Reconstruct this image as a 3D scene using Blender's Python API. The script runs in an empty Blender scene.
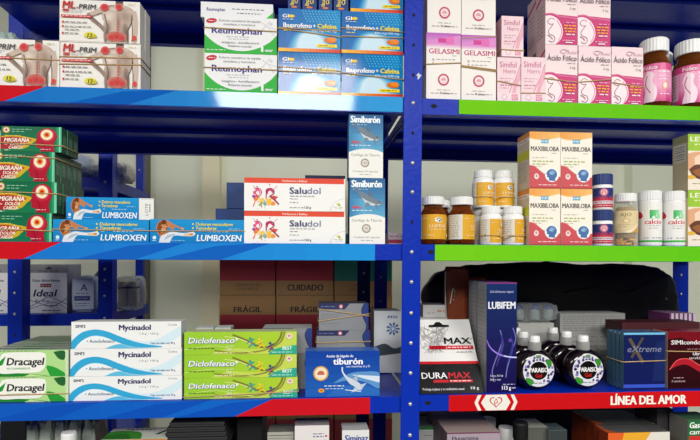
import bpy, bmesh, math, random
from mathutils import Vector, Matrix, noise
from mathutils.geometry import tessellate_polygon
random.seed(4)
scene = bpy.context.scene
COL = scene.collection
PI = math.pi

# ------------------------------------------------------------------ camera
CAM = Vector((0.0, -0.75, 1.45))          # eye height 1.45 m above the shop floor
YAW, ROLL, FPX, PPY = math.radians(4.5), math.radians(0.22), 500.0, 262.0
FW = Vector((math.sin(YAW), math.cos(YAW), 0)); RT = Vector((math.cos(YAW), -math.sin(YAW), 0)); UP = Vector((0, 0, 1))
R2 = math.cos(ROLL) * RT + math.sin(ROLL) * UP
U2 = -math.sin(ROLL) * RT + math.cos(ROLL) * UP
cam_data = bpy.data.cameras.new('camera'); cam = bpy.data.objects.new('camera', cam_data); COL.objects.link(cam)
cam_data.sensor_width = 36; cam_data.lens = FPX / 700 * 36; cam_data.shift_y = (PPY - 220) / 700
cam_data.clip_start = 0.02
M = Matrix((( R2.x, U2.x, -FW.x, CAM.x), (R2.y, U2.y, -FW.y, CAM.y), (R2.z, U2.z, -FW.z, CAM.z), (0, 0, 0, 1)))
cam.matrix_world = M
scene.camera = cam

def at(px, py, Y=0.0):
    """the point at depth Y behind the shelf fronts that was measured at (px, py) in the photograph"""
    d = R2 * ((px - 350) / FPX) + U2 * ((PPY - py) / FPX) + FW
    return CAM + d * ((Y - CAM.y) / d.y)

Z1, Z2, Z3 = CAM.z + .2508, CAM.z + .0276, CAM.z - .2037   # tops of the three shelves in view
Z0, Z4 = Z1 + .2315, Z3 - .2285
DEPTH = .345

# ------------------------------------------------------------------ materials
def lin(c):
    return tuple(((v / 255) / 12.92 if v / 255 <= .04045 else ((v / 255 + .055) / 1.055) ** 2.4) for v in c[:3])

MATS = {}
def mat(name, rgb=None, rough=.5, metal=0, stretch=None, trans=0, ior=1.45, coat=0, noise_amt=.08, scale=60, bump=0, emit=None, alpha=None, spec=.5):
    """principled material with a procedural wear/roughness noise; rgb None takes the printed colour of the mesh"""
    if name in MATS: return MATS[name]
    m = bpy.data.materials.new(name); m.use_nodes = True
    nt = m.node_tree; b = nt.nodes['Principled BSDF']
    tc = nt.nodes.new('ShaderNodeTexCoord'); nz = nt.nodes.new('ShaderNodeTexNoise')
    nz.inputs['Scale'].default_value = scale; nz.inputs['Detail'].default_value = 3
    if stretch:
        mp = nt.nodes.new('ShaderNodeMapping'); mp.inputs['Scale'].default_value = stretch
        nt.links.new(tc.outputs['Object'], mp.inputs['Vector']); nt.links.new(mp.outputs['Vector'], nz.inputs['Vector'])
    else: nt.links.new(tc.outputs['Object'], nz.inputs['Vector'])
    mr = nt.nodes.new('ShaderNodeMapRange')
    mr.inputs['To Min'].default_value = max(0, rough - noise_amt); mr.inputs['To Max'].default_value = min(1, rough + noise_amt)
    nt.links.new(nz.outputs['Fac'], mr.inputs['Value']); nt.links.new(mr.outputs['Result'], b.inputs['Roughness'])
    if rgb is None:
        a = nt.nodes.new('ShaderNodeAttribute'); a.attribute_name = 'Col'
        nt.links.new(a.outputs['Color'], b.inputs['Base Color'])
    else:
        b.inputs['Base Color'].default_value = (*lin(rgb), 1)
    b.inputs['Metallic'].default_value = metal; b.inputs['Transmission Weight'].default_value = trans
    b.inputs['IOR'].default_value = ior; b.inputs['Coat Weight'].default_value = coat; b.inputs['Coat Roughness'].default_value = .06
    b.inputs['Specular IOR Level'].default_value = spec
    if alpha is not None: b.inputs['Alpha'].default_value = alpha
    if bump:
        bp = nt.nodes.new('ShaderNodeBump'); bp.inputs['Strength'].default_value = bump; bp.inputs['Distance'].default_value = .002
        nt.links.new(nz.outputs['Fac'], bp.inputs['Height']); nt.links.new(bp.outputs['Normal'], b.inputs['Normal'])
    if emit:
        b.inputs['Emission Color'].default_value = (*lin(emit[0]), 1); b.inputs['Emission Strength'].default_value = emit[1]
    MATS[name] = m
    return m

CARD = mat('printed_card', None, .55, scale=40)
GLOSS = mat('glossy_printed_card', None, .3, scale=30, spec=.22)
FILM = mat('film_wrapped_card', None, .09, scale=18, noise_amt=.03, spec=.24)
STRIP = mat('laminated_shelf_strip', None, .06, scale=9, noise_amt=.02, spec=.36)
PLAST = mat('printed_plastic', None, .35)
METAL = mat('blue_enamelled_steel', (2, 46, 174), .34, scale=140, bump=.25, spec=.3)
METAL_SHADE = mat('dark_blue_enamelled_steel', (4, 24, 100), .42, scale=140, bump=.2, spec=.3)  # same blue steel with the shade at the rear put into its colour
ZINC = mat('zinc_bolt', (200, 200, 196), .38, metal=.6)
HOLE = mat('punched_hole', (6, 7, 12), .8)
WHITEP = mat('white_moulded_plastic', (240, 240, 238), .35)
def thin_glass(name, rgb, rough, refl, haze=0, bump=0, scale=30):
    """clear wall: passes the light tinted, mirrors a little of it, and scatters haze of it"""
    m = mat(name, rgb, rough, bump=bump, scale=scale, spec=.5); nt = m.node_tree; b = nt.nodes['Principled BSDF']; out = nt.nodes['Material Output']
    tr = nt.nodes.new('ShaderNodeBsdfTransparent'); tr.inputs['Color'].default_value = (*lin(rgb), 1)
    fr = nt.nodes.new('ShaderNodeLayerWeight'); fr.inputs['Blend'].default_value = .25
    mr = nt.nodes.new('ShaderNodeMapRange'); mr.inputs['To Min'].default_value = refl + haze; mr.inputs['To Max'].default_value = min(1, refl + haze + .5)
    mx = nt.nodes.new('ShaderNodeMixShader')
    nt.links.new(fr.outputs['Facing'], mr.inputs['Value']); nt.links.new(mr.outputs['Result'], mx.inputs['Fac'])
    nt.links.new(tr.outputs['BSDF'], mx.inputs[1]); nt.links.new(b.outputs['BSDF'], mx.inputs[2]); nt.links.new(mx.outputs['Shader'], out.inputs['Surface'])
    return m
AMBER = thin_glass('amber_glass', (186, 108, 48), .06, .10)
CLEAR = thin_glass('clear_plastic', (246, 246, 240), .08, .10, .04)
FILMC = thin_glass('clear_polythene', (226, 230, 230), .2, .08, .10, .8, 25)
def speckled(name, c0, c1, scale):
    """heap of capsules: light and dark grains from a noise"""
    m = mat(name, c0, .4, scale=scale, bump=.9); nt = m.node_tree; b = nt.nodes['Principled BSDF']
    tc = nt.nodes['Texture Coordinate']; vo = nt.nodes.new('ShaderNodeTexVoronoi'); vo.inputs['Scale'].default_value = scale
    cr = nt.nodes.new('ShaderNodeValToRGB'); cr.color_ramp.elements[0].color = (*lin(c0), 1); cr.color_ramp.elements[1].color = (*lin(c1), 1); cr.color_ramp.elements[0].position = .15; cr.color_ramp.elements[1].position = .7
    nt.links.new(tc.outputs['Object'], vo.inputs['Vector']); nt.links.new(vo.outputs['Distance'], cr.inputs['Fac']); nt.links.new(cr.outputs['Color'], b.inputs['Base Color'])
    return m
BANDM = mat('tan_rubber', (196, 164, 112), .6)

# ------------------------------------------------------------------ mesh building
class MB:
    """collects faces with one printed colour and one material slot each and links them as ONE mesh object"""
    def __init__(s): s.v = []; s.f = []; s.c = []; s.m = []; s.sm = []
    def add(s, verts, faces, col=(255, 255, 255), slot=0, smooth=False, mx=None):
        o = len(s.v)
        s.v += [tuple(mx @ Vector(p)) if mx is not None else tuple(p) for p in verts]
        for f in faces:
            s.f.append([i + o for i in f]); s.c.append(col); s.m.append(slot); s.sm.append(smooth)
    def box(s, x0, x1, y0, y1, z0, z1, col=(255, 255, 255), slot=0, cols=None, bev=0, mx=None):
        bm = bmesh.new(); bmesh.ops.create_cube(bm, size=1)
        for v in bm.verts:
            v.co = Vector(((x0 + x1) / 2 + v.co.x * (x1 - x0), (y0 + y1) / 2 + v.co.y * (y1 - y0), (z0 + z1) / 2 + v.co.z * (z1 - z0)))
        if bev: bmesh.ops.bevel(bm, geom=bm.edges[:], offset=bev, segments=1, affect='EDGES')
        bm.normal_update(); bm.verts.index_update()
        vs = [v.co.copy() for v in bm.verts]
        for f in bm.faces:
            c = col
            if cols:
                n = f.normal
                k = 'front' if n.y < -.8 else 'back' if n.y > .8 else 'right' if n.x > .8 else 'left' if n.x < -.8 else 'top' if n.z > .8 else 'bottom' if n.z < -.8 else 'edge'
                c = cols.get(k, cols.get('side', col))
            s.add(vs, [], c)
            s.v = s.v[:-len(vs)]
            o = len(s.v); idx = [v.index for v in f.verts]
            s.v += [tuple(mx @ vs[i]) if mx is not None else tuple(vs[i]) for i in idx]
            s.f.append([o + i for i in range(len(idx))]); s.c.append(c); s.m.append(slot); s.sm.append(False)
        bm.free()
    def lathe(s, prof, n=28, col=(255, 255, 255), slot=0, cx=0, cy=0, rib=0, sx=1, sy=1, cap=True):
        """prof: list of (radius, z) from bottom to top"""
        vs = []; fs = []
        for r, z in prof:
            for i in range(n):
                rr = r * (1 - (rib if i % 2 else 0)); a = 2 * PI * i / n
                vs.append((cx + rr * math.cos(a) * sx, cy + rr * math.sin(a) * sy, z))
        for k in range(len(prof) - 1):
            for i in range(n):
                j = (i + 1) % n; fs.append((k * n + i, k * n + j, (k + 1) * n + j, (k + 1) * n + i))
        s.add(vs, fs, col, slot, not rib)
        if cap:
            s.add(vs[:n], [tuple(range(n))[::-1]], col, slot); s.add(vs[-n:], [tuple(range(n))], col, slot)
    def tube(s, pts, r, n=6, closed=False, col=(255, 255, 255), slot=0, flat=1.0):
        P = [Vector(p) for p in pts]; N = len(P); vs = []; fs = []
        for k in range(N):
            a = P[k - 1] if (k > 0 or closed) else P[k]; b = P[(k + 1) % N] if (k < N - 1 or closed) else P[k]
            t1 = (P[k] - a).normalized() if (P[k] - a).length > 1e-9 else (b - P[k]).normalized()
            t2 = (b - P[k]).normalized() if (b - P[k]).length > 1e-9 else t1
            t = (t1 + t2)
            t = t.normalized() if t.length > 1e-6 else t1
            ref = Vector((0, 0, 1)) if abs(t.z) < .9 else Vector((0, 1, 0))
            u = t.cross(ref).normalized(); w = u.cross(t).normalized()
            sc = 1 / max(.5, t.dot(t1))
            for i in range(n):
                a2 = 2 * PI * i / n
                vs.append(P[k] + u * math.cos(a2) * r * sc + w * math.sin(a2) * r * flat)
        for k in range(N if closed else N - 1):
            for i in range(n):
                j = (i + 1) % n; k2 = (k + 1) % N
                fs.append((k * n + i, k * n + j, k2 * n + j, k2 * n + i))
        s.add(vs, fs, col, slot, True)
        if not closed: s.add(vs[:n], [tuple(range(n))], col, slot); s.add(vs[-n:], [tuple(range(n))[::-1]], col, slot)
    def build(s, name, mats, parent=None, loc=None, rotz=0):
        me = bpy.data.meshes.new(name); me.from_pydata(s.v, [], s.f)
        mats = mats if isinstance(mats, (list, tuple)) else [mats]
        for m in mats: me.materials.append(m)
        me.polygons.foreach_set('material_index', s.m); me.polygons.foreach_set('use_smooth', s.sm)
        ca = me.color_attributes.new('Col', 'FLOAT_COLOR', 'CORNER')
        buf = []; cache = {}
        for f, c in zip(s.f, s.c):
            k = cache.get(c)
            if k is None: k = cache[c] = (*lin(c), 1.0)
            buf.extend(k * len(f))
        ca.data.foreach_set('color', buf)
        me.update()
        o = bpy.data.objects.new(name, me); COL.objects.link(o)
        if parent is not None: o.parent = parent
        if loc is not None: o.location = loc
        o.rotation_euler = (0, 0, rotz)
        return o

def tag(o, label, cat, group=None):
    o['label'] = label; o['category'] = cat
    if group: o['group'] = group
    return o
def struct(o): o['kind'] = 'structure'; return o
def thing(name, label, cat, loc, group=None, rotz=0):
    o = bpy.data.objects.new(name, None); COL.objects.link(o); o.location = loc; o.rotation_euler = (0, 0, rotz); o.empty_display_size = .02
    return tag(o, label, cat, group)
def dup(o, loc, label, group=None, rotz=None):
    """a copy of a thing with copies of its parts and sub-parts"""
    def rec(s, parent):
        c = s.copy(); COL.objects.link(c)
        if parent is not None: c.parent = parent
        for ch in KIDS.get(s.name, []): rec(ch, c)
        return c
    KIDS = {}
    for x in COL.objects:
        if x.parent is not None: KIDS.setdefault(x.parent.name, []).append(x)
    c = rec(o, None); c.location = loc; c['label'] = label
    if group: c['group'] = group
    if rotz is not None: c.rotation_euler = (0, 0, rotz)
    return c

# ------------------------------------------------------------------ printed artwork
_TXT = {}
def text_mesh(st, bold, shear, spacing):
    k = (st, bold, shear, spacing)
    if k in _TXT: return _TXT[k]
    cu = bpy.data.curves.new('t', 'FONT'); cu.body = st; cu.size = 1; cu.resolution_u = 2; cu.offset = bold; cu.shear = shear; cu.space_character = spacing
    ob = bpy.data.objects.new('t', cu); me = ob.to_mesh()
    vs = [(v.co.x, v.co.y) for v in me.vertices]; fs = [tuple(p.vertices) for p in me.polygons]
    ob.to_mesh_clear(); bpy.data.objects.remove(ob); bpy.data.curves.remove(cu)
    if not vs: vs, fs = [(0, 0)], []
    _TXT[k] = (vs, fs, min(v[0] for v in vs), max(v[0] for v in vs))
    return _TXT[k]
CAP = None

def clip(pts, w, h):
    def cut(ps, f, inter):
        out = []
        for i, p in enumerate(ps):
            q = ps[i - 1]
            if f(p):
                if not f(q): out.append(inter(q, p))
                out.append(p)
            elif f(q): out.append(inter(q, p))
        return out
    def ix(x): return lambda a, b: (x, a[1] + (b[1] - a[1]) * (x - a[0]) / (b[0] - a[0]))
    def iy(y): return lambda a, b: (a[0] + (b[0] - a[0]) * (y - a[1]) / (b[1] - a[1]), y)
    for f, i in ((lambda p: p[0] >= 0, ix(0)), (lambda p: p[0] <= w, ix(w)), (lambda p: p[1] >= 0, iy(0)), (lambda p: p[1] <= h, iy(h))):
        if not pts: break
        pts = cut(pts, f, i)
    return pts

def mix(a, b, t): return tuple(int(a[i] + (b[i] - a[i]) * t) for i in range(3))
def curve(pts, n=8):
    """Catmull-Rom through the points"""
    out = []; P = [pts[0]] + list(pts) + [pts[-1]]
    for i in range(1, len(P) - 2):
        for k in range(n):
            t = k / n; a, b, c, d = P[i - 1:i + 3]
            out.append(tuple(.5 * (2 * b[j] + (c[j] - a[j]) * t + (2 * a[j] - 5 * b[j] + 4 * c[j] - d[j]) * t * t + (3 * b[j] - a[j] - 3 * c[j] + d[j]) * t ** 3) for j in (0, 1)))
    out.append(tuple(pts[-1]))
    return out

class Art:
    """flat print on one face: w by h units, u to the right, v down; later marks lie over earlier ones"""
    def __init__(s, w, h): s.w, s.h, s.el = w, h, []
    def p(s, pts, col, noclip=False):
        pts = pts if noclip else clip(list(pts), s.w, s.h)
        if len(pts) < 3: return s
        tri = tessellate_polygon([[Vector((a, b, 0)) for a, b in pts]])
        s.el.append((pts, [tuple(t) for t in tri], col)); return s
    def r(s, u0, v0, u1, v1, col): return s.p([(u0, v0), (u1, v0), (u1, v1), (u0, v1)], col)
    def g(s, u0, v0, u1, v1, c1, c2, d='h', n=10):
        for i in range(n):
            a, b = i / n, (i + 1) / n; c = mix(c1, c2, (i + .5) / n)
            if d == 'h': s.r(u0 + (u1 - u0) * a, v0, u0 + (u1 - u0) * b, v1, c)
            else: s.r(u0, v0 + (v1 - v0) * a, u1, v0 + (v1 - v0) * b, c)
        return s
    def e(s, cx, cy, rx, ry, col, rot=0, n=22):
        c, q = math.cos(rot), math.sin(rot)
        return s.p([(cx + rx * math.cos(2 * PI * i / n) * c - ry * math.sin(2 * PI * i / n) * q, cy + rx * math.cos(2 * PI * i / n) * q + ry * math.sin(2 * PI * i / n) * c) for i in range(n)], col)
    def l(s, pts, wd, col):
        L = []; R = []; n = len(pts)
        for i, (x, y) in enumerate(pts):
            a = pts[max(0, i - 1)]; b = pts[min(n - 1, i + 1)]
            dx, dy = b[0] - a[0], b[1] - a[1]; d = math.hypot(dx, dy) or 1
            w = wd[i] if isinstance(wd, (list, tuple)) else wd
            L.append((x - dy / d * w / 2, y + dx / d * w / 2)); R.append((x + dy / d * w / 2, y - dx / d * w / 2))
        for i in range(n - 1):
            q = clip([L[i], L[i + 1], R[i + 1], R[i]], s.w, s.h)
            if len(q) >= 3: s.el.append((q, [tuple(range(len(q)))], col))
        return s
    def d(s, u, v, w, col, h=1.0, seed=None):
        """a line of print too small to read: a run of word-long dashes"""
        rn = random.Random(seed if seed is not None else int(u * 7 + v * 13 + w))
        x = u
        while x < u + w - .6:
            k = min(rn.uniform(1.6, 5), u + w - x); s.r(x, v + h * .14, x + k, v + h * .86, col); x += k + 1.1
        return s
    def t(s, st, u, v, h, col, w=None, bold=.0, shear=0, al='l', rot=0, sp=1.0):
        """text with baseline at v and capitals h high; w stretches the line to that width"""
        global CAP
        if CAP is None:
            vs = text_mesh('H', 0, 0, 1)[0]; CAP = max(y for _, y in vs)
        vs, fs, x0, x1 = text_mesh(st, 0, shear, sp)
        k = h / CAP; kx = (w / (x1 - x0)) if w else k
        off = 0 if al == 'l' else -(x1 - x0) * kx / 2 if al == 'c' else -(x1 - x0) * kx
        c, q = math.cos(rot), math.sin(rot); out = []
        for x, y in vs:
            a, b = off + (x - x0) * kx, -y * k
            out.append((u + a * c - b * q, v + a * q + b * c))
        if bold > 0:                                     # heavier strokes: the line is printed over itself
            for dx, dy in ((-1, .3), (1, -.3), (-.5, -.4), (.5, .4)): s.el.append(([(x + dx * bold * h * 1.8, y + dy * bold * h * 1.4) for x, y in out], fs, col))
        s.el.append((out, fs, col)); return s
    def soft(s, cx, cy, rx, ry, c0, c1, n=6, rot=0):
        for i in range(n): k = 1 - i / n; s.e(cx, cy, rx * k, ry * k, mix(c1, c0, (i + .5) / n), rot, 18)
        return s
    def put(s, mb, fn, eps=.00010, slot=0, step=None):
        """fn(u, v, lift) -> point; step > 0 cuts the print every step units of u so that it can wrap round a curve"""
        for k, (pts, fs, col) in enumerate(s.el):
            lift = eps * (k * .09 + 1)
            if step is None:
                mb.add([fn(a, b, lift) for a, b in pts], fs, col, slot)
            else:
                bm = bmesh.new(); V = [bm.verts.new((a, b, 0)) for a, b in pts]
                for f in fs:
                    try: bm.faces.new([V[i] for i in f])
                    except ValueError: pass
                lo, hi = min(a for a, _ in pts), max(a for a, _ in pts)
                x = math.ceil(lo / step) * step
                while x < hi:
                    bmesh.ops.bisect_plane(bm, geom=bm.verts[:] + bm.edges[:] + bm.faces[:], plane_co=(x, 0, 0), plane_no=(1, 0, 0)); x += step
                bm.verts.index_update()
                mb.add([fn(v.co.x, v.co.y, lift) for v in bm.verts], [tuple(v.index for v in f.verts) for f in bm.faces], col, slot); bm.free()

def face_fn(W, H, D, A, side):
    if side == 'front': return lambda u, v, e: (-W / 2 + u * W / A.w, -e, H - v * H / A.h)
    if side == 'right': return lambda u, v, e: (W / 2 + e, u * D / A.w, H - v * H / A.h)
    if side == 'left': return lambda u, v, e: (-W / 2 - e, D - u * D / A.w, H - v * H / A.h)
    if side == 'top': return lambda u, v, e: (-W / 2 + u * W / A.w, D - v * D / A.h, H + e)

class Rec: pass
def carton(name, label, cat, group, px0, px1, top, bot, Y, depth, cols, arts=None, z=None, m=CARD, rot=0, flaps=True):
    """a folded carton; its front was measured at px0..px1, top..bot at depth Y. cols: colours of the plain faces"""
    ym = (top + bot) / 2
    a, b = at(px0, ym, Y), at(px1, ym, Y); xm = (px0 + px1) / 2
    W = b.x - a.x; zt, zb = at(xm, top, Y).z, at(xm, bot, Y).z
    if z is not None: zb = z
    H = zt - zb
    r = Rec(); r.W, r.H, r.D = W, H, depth
    mb = MB()
    cl = dict(cols)
    mb.box(-W / 2, W / 2, 0, depth, 0, H, cols['front'], cols=cl, bev=.0005)
    if flaps and depth > .012:      # slits of the tucked end flaps
        e = mix(cl.get('right', cl.get('side', cl['front'])), (60, 60, 60), .45)
        for sx in (-1, 1):
            x = sx * (W / 2 + .00006)
            mb.add([(x, .0012, .001), (x, .0017, .001), (x, .0017, H - .001), (x, .0012, H - .001)], [(0, 1, 2, 3)], e)
    for sd, A in (arts or {}).items(): A.put(mb, face_fn(W, H, depth, A, sd))
    r.o = mb.build(name, m, None, ((a.x + b.x) / 2, Y, zb), rot)
    tag(r.o, label, cat, group)
    r.x0, r.x1, r.y0, r.y1, r.z0, r.z1 = a.x, b.x, Y, Y + depth, zb, zb + H
    return r
def copy_to(r, label, dx=0, dy=0, dz=0, group=None, rot=None):
    n = Rec(); n.__dict__.update(r.__dict__)
    n.o = dup(r.o, r.o.location + Vector((dx, dy, dz)), label, group, rot)
    n.x0 += dx; n.x1 += dx; n.y0 += dy; n.y1 += dy; n.z0 += dz; n.z1 += dz
    return n
ORD = ['', 'second', 'third', 'fourth', 'fifth', 'sixth', 'seventh', 'eighth', 'ninth']

def band(label, rs, py0, py1=None, r=.0008, col=None):
    """rubber band stretched round a bundle of cartons, at photo heights py0 (left) to py1 (right) on its front"""
    py1 = py0 if py1 is None else py1
    g = .0011
    x0, x1 = min(q.x0 for q in rs) - g, max(q.x1 for q in rs) + g
    y0, y1 = min(q.y0 for q in rs) - g, max(q.y1 for q in rs) + g
    xm = 350
    za, zb = at(xm, py0, y0).z, at(xm, py1, y0).z
    c = .0012
    pts = [(x0 + c, y0, za), (x1 - c, y0, zb), (x1, y0 + c, zb), (x1, y1 - c, zb), (x1 - c, y1, zb), (x0 + c, y1, za), (x0, y1 - c, za), (x0, y0 + c, za)]
    base = Vector(((x0 + x1) / 2, (y0 + y1) / 2, min(za, zb)))
    mb = MB(); mb.tube([Vector(p) - base for p in pts], r, 6, True)
    return tag(mb.build('rubber_band', BANDM, None, base), label, 'rubber band', 'rubber bands round the bundles')

W_ = (244, 243, 238)
# ------------------------------------------------------------------ the room
def slab(name, x0, x1, y0, y1, z0, z1, m):
    mb = MB(); mb.box(x0, x1, y0, y1, z0, z1); return struct(mb.build(name, m))
WALLM = mat('painted_plaster_wall', (234, 238, 218), .8, scale=14, bump=.3)
WALLY = mat('cream_painted_pilaster', (236, 230, 196), .8, scale=14, bump=.3)
slab('floor', -2.6, 2.8, -3.2, 1.35, -.05, 0, mat('grey_floor_tiles', (150, 146, 138), .4, scale=5))
slab('wall_back', -2.6, 2.8, 1.25, 1.35, 0, 2.55, WALLM)
slab('ceiling', -2.6, 2.8, -3.2, 1.35, 2.55, 2.6, mat('white_ceiling', (225, 224, 218), .9))
_a, _b = at(202, 300, 1.2), at(219, 300, 1.2)
slab('trim_1', _a.x, _b.x, 1.2, 1.25, 0, 2.55, WALLY)
_a, _b = at(632, 300, 1.2), at(700, 300, 1.2)
slab('trim_2', _a.x, _b.x, 1.2, 1.25, 0, 2.55, WALLM)
_a, _b = at(140, 300, 1.2), at(146, 300, 1.2)
slab('trim_3', _a.x, _b.x, 1.2, 1.25, 0, 2.55, mat('grey_conduit_cover', (105, 103, 92), .7))

# ------------------------------------------------------------------ shelving
def post_mesh(wd, h, holes, lean=0, bolt_r=.0026):
    """perforated angle post, corner on the right; front flange faces -y"""
    mb = MB(); t = .002
    sh = Matrix.Identity(4); sh[0][2] = lean
    mb.box(-wd / 2, wd / 2, 0, t, 0, h, bev=.0006, mx=sh)
    mb.box(wd / 2 - t, wd / 2, t, wd, 0, h, bev=.0004, mx=sh)
    for z in holes:
        vs = [sh @ Vector((.0022 * math.cos(2 * PI * i / 14), -.0002, z + .0026 * math.sin(2 * PI * i / 14))) for i in range(14)]
        mb.add(vs, [tuple(range(14))], slot=1)
        vs = [sh @ Vector((-wd * 0 + wd / 2 + .0002, wd / 2 + .0022 * math.cos(2 * PI * i / 14), z + .0026 * math.sin(2 * PI * i / 14))) for i in range(14)]
        mb.add(vs, [tuple(range(14))], slot=1)
    return mb
BOLT = None
def bolt(parent, x, y, z, r=.0030):
    global BOLT
    mb = MB()
    for k in range(1): 
        vs = []; n = 12
        for rr, d in ((r, 0), (r, -.0010), (r * .72, -.0019), (0.0001, -.0022)):
            for i in range(n): vs.append((rr * math.cos(2 * PI * i / n), d, rr * math.sin(2 * PI * i / n)))
        fs = [(q * n + i, q * n + (i + 1) % n, (q + 1) * n + (i + 1) % n, (q + 1) * n + i) for q in range(3) for i in range(n)]
        mb.add(vs, fs, smooth=True)
    if BOLT is None:
        o = mb.build('bolt', ZINC, parent, (x, y, z)); BOLT = o
    else:
        o = bpy.data.objects.new('bolt', BOLT.data); COL.objects.link(o); o.parent = parent; o.location = (x, y, z)
    return o

rack = thing('shelving_unit', 'blue bolted steel shelving unit holding the medicine boxes on coloured front strips', 'shelving', (0, 0, 0))
HTOP = 2.15
XC = at(411, 262, 0).x; XL = at(-112, 262, 0).x; XR = at(849, 262, 0).x
LEAN = .006
def post(px, Y, parent, bolts, holes, lean, m=METAL, wd=.0285, h=HTOP):
    x = at(px, 262, Y).x - lean * CAM.z
    zs = [at(px, p, Y).z for p in holes]
    mb = post_mesh(wd, h, zs, lean)
    o = mb.build('post', [m, HOLE], parent, (x, Y, 0))
    for p in bolts:
        zb = at(px, p, Y).z; bolt(o, lean * zb, -.0001, zb)
    return o
post(411.5, -.0035, rack, [103, 163, 192, 252, 282, 313, 343, 373, 404, 435], [15, 45, 75, 133, 222, -15, -45, 465, 495], LEAN)
post(381, DEPTH - .002, rack, [277, 301, 319, 342, 365, 215], [160, 185, 235, 390], LEAN, METAL)
post(364, DEPTH - .002, rack, [273, 292, 312, 335], [170, 200, 230], LEAN, METAL_SHADE)
post(681, DEPTH - .002, rack, [275, 294, 314, 200], [220, 240, 340, 180], 0, METAL, wd=.038)
post(15, DEPTH - .002, rack, [272, 293, 314], [150, 175, 200, 225, 335, 360], 0, METAL, wd=.030)
post(-112, -.0035, rack, [], [], 0); post(849, -.0035, rack, [], [], 0)
# cross brace from the rear post up to the front
_m = MB(); _m.tube([at(384, 150, .30), at(402, 126, .06)], .002, 6, flat=.4); _m.build('brace', METAL_SHADE, rack)

def shelf(x0, x1, z, strip=None, thick=.0245):
    mb = MB()
    mb.box(x0, x1, .0, DEPTH, z - .0012, z - .0003)                          # deck
    mb.box(x0, x1, .0, .0014, z - thick, z - .0012)                  # front lip
    mb.box(x0, x1, .0014, .016, z - thick, z - thick + .0012)        # its return flange
    mb.box(x0, x1, DEPTH - .0014, DEPTH, z - thick, z - .0012)
    mb.box(x0, x1, DEPTH - .016, DEPTH - .0014, z - thick, z - thick + .0012)
    for k in (.36, .66):                                             # pressed stiffening channels underneath
        y = DEPTH * k
        mb.box(x0 + .01, x1 - .01, y - .016, y + .016, z - .010, z - .0012, bev=.003)
    return mb.build('shelf', METAL, rack)
shelves = {}
for nm, z, zr in (('a', Z0, Z0), ('b', Z1, Z1 - .001), ('c', Z2, Z2), ('d', Z3, Z3 + .0015), ('e', Z4, Z4)):
    shelves[nm + 'l'] = shelf(XL + .004, XC - .003, z); shelves[nm + 'r'] = shelf(XC + .001, XR - .004, zr)
ZR1, ZR2, ZR3 = Z1 - .001, Z2, Z3 + .0015

def strip_on(sh, px0, px1, z, hgt, fn, ypx):
    """printed card strip on the lip of a shelf, art in photo pixels along the strip"""
    a, b = at(px0, ypx, -.001), at(px1, ypx, -.001)
    A = Art(px1 - px0, 17); fn(A)
    W = b.x - a.x; mb = MB()
    mb.box(0, W, 0, .0009, 0, hgt, (90, 100, 120))
    A.put(mb, lambda u, v, e: (at(px0 + u, ypx, -.001).x - a.x, -e, hgt - v * hgt / A.h), eps=.00006, step=25)
    return mb.build('shelf_strip', STRIP, sh, (a.x, -.00095, z - hgt - .0006))
RED, BLU, BLU2 = (205, 22, 36), (22, 118, 205), (30, 136, 218)
def st_blue(c0, c1, redpts=None, streaks=()):
    def fn(A):
        A.g(0, 0, A.w, 17, c0, c1, 'h', 14)
        for u in streaks: A.p([(u, 17), (u + 55, 3), (u + 95, 0), (u + 110, 0), (u + 60, 17)], mix(c0, (8, 70, 170), .2))
        if redpts: A.p(redpts, RED)
    return fn
strip_on(shelves['bl'], -100, 403, Z1, .0228, st_blue((16, 100, 190), (60, 160, 225), [(0, 0), (146, 0), (104, 17), (0, 17)], (168,)), 92)
strip_on(shelves['cl'], -100, 375, Z2, .0245, st_blue((26, 106, 200), (38, 150, 225), [(0, 0), (161, 0), (123, 17), (0, 17)], (175, 260)), 251)
strip_on(shelves['dl'], -100, 370, Z3, .0245, st_blue((16, 84, 190), (20, 110, 205), [(372, 0), (470, 0), (470, 17), (335, 17)], (90, 200, 275)), 410)
def st_green(A):
    A.g(0, 0, A.w, 17, (118, 206, 28), (88, 192, 28), 'h', 10)
strip_on(shelves['br'], 459, 840, ZR1, .0222, st_green, 104)
strip_on(shelves['cr'], 435, 840, ZR2, .0243, st_green, 253)
def st_red(A):
    A.r(0, 0, A.w, 17, (206, 18, 24))
    wh = (240, 236, 226)
    o = -449
    for s, x in ((1, 475), (-1, 517)):           # chevrons
        A.p([(x + o + s * 6.5, .3), (x + o + s * 3, .3), (x + o - s * .5, 8.5), (x + o + s * 3, 16.7), (x + o + s * 6.5, 16.7), (x + o + s * 3, 8.5)], wh)
    A.p([(486 + o, .3), (506 + o, .3), (510.5 + o, 8.5), (506 + o, 16.7), (486 + o, 16.7), (481 + o, 8.5)], wh)
    hx, hy = 496 + o, 7.6
    def heart(k): return [(hx + k * 16 * math.sin(t) ** 3, hy - k * (13 * math.cos(t) - 5 * math.cos(2 * t) - 2 * math.cos(3 * t) - math.cos(4 * t))) for t in [2 * PI * i / 36 for i in range(36)]]
    A.p(heart(.40), (206, 18, 24)); A.p(heart(.33), wh)
    A.l(curve([(hx - .5, hy + 4.4), (hx - 1.6, hy + .5), (hx + .6, hy - 2.6), (hx + 1.2, hy + .2), (hx - .6, hy + 1.6)]), .6, (206, 18, 24))
    A.l(curve([(hx - 2, hy + 2.4), (hx + .8, hy + 1.2), (hx + 2, hy + .4)]), .5, (206, 18, 24))
    A.t('LÍNEA DEL AMOR', 611 + o, 13.3, 9.2, (248, 244, 232), w=75, bold=.03)
strip_on(shelves['dr'], 449, 840, ZR3, .0248, st_red, 400)
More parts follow.
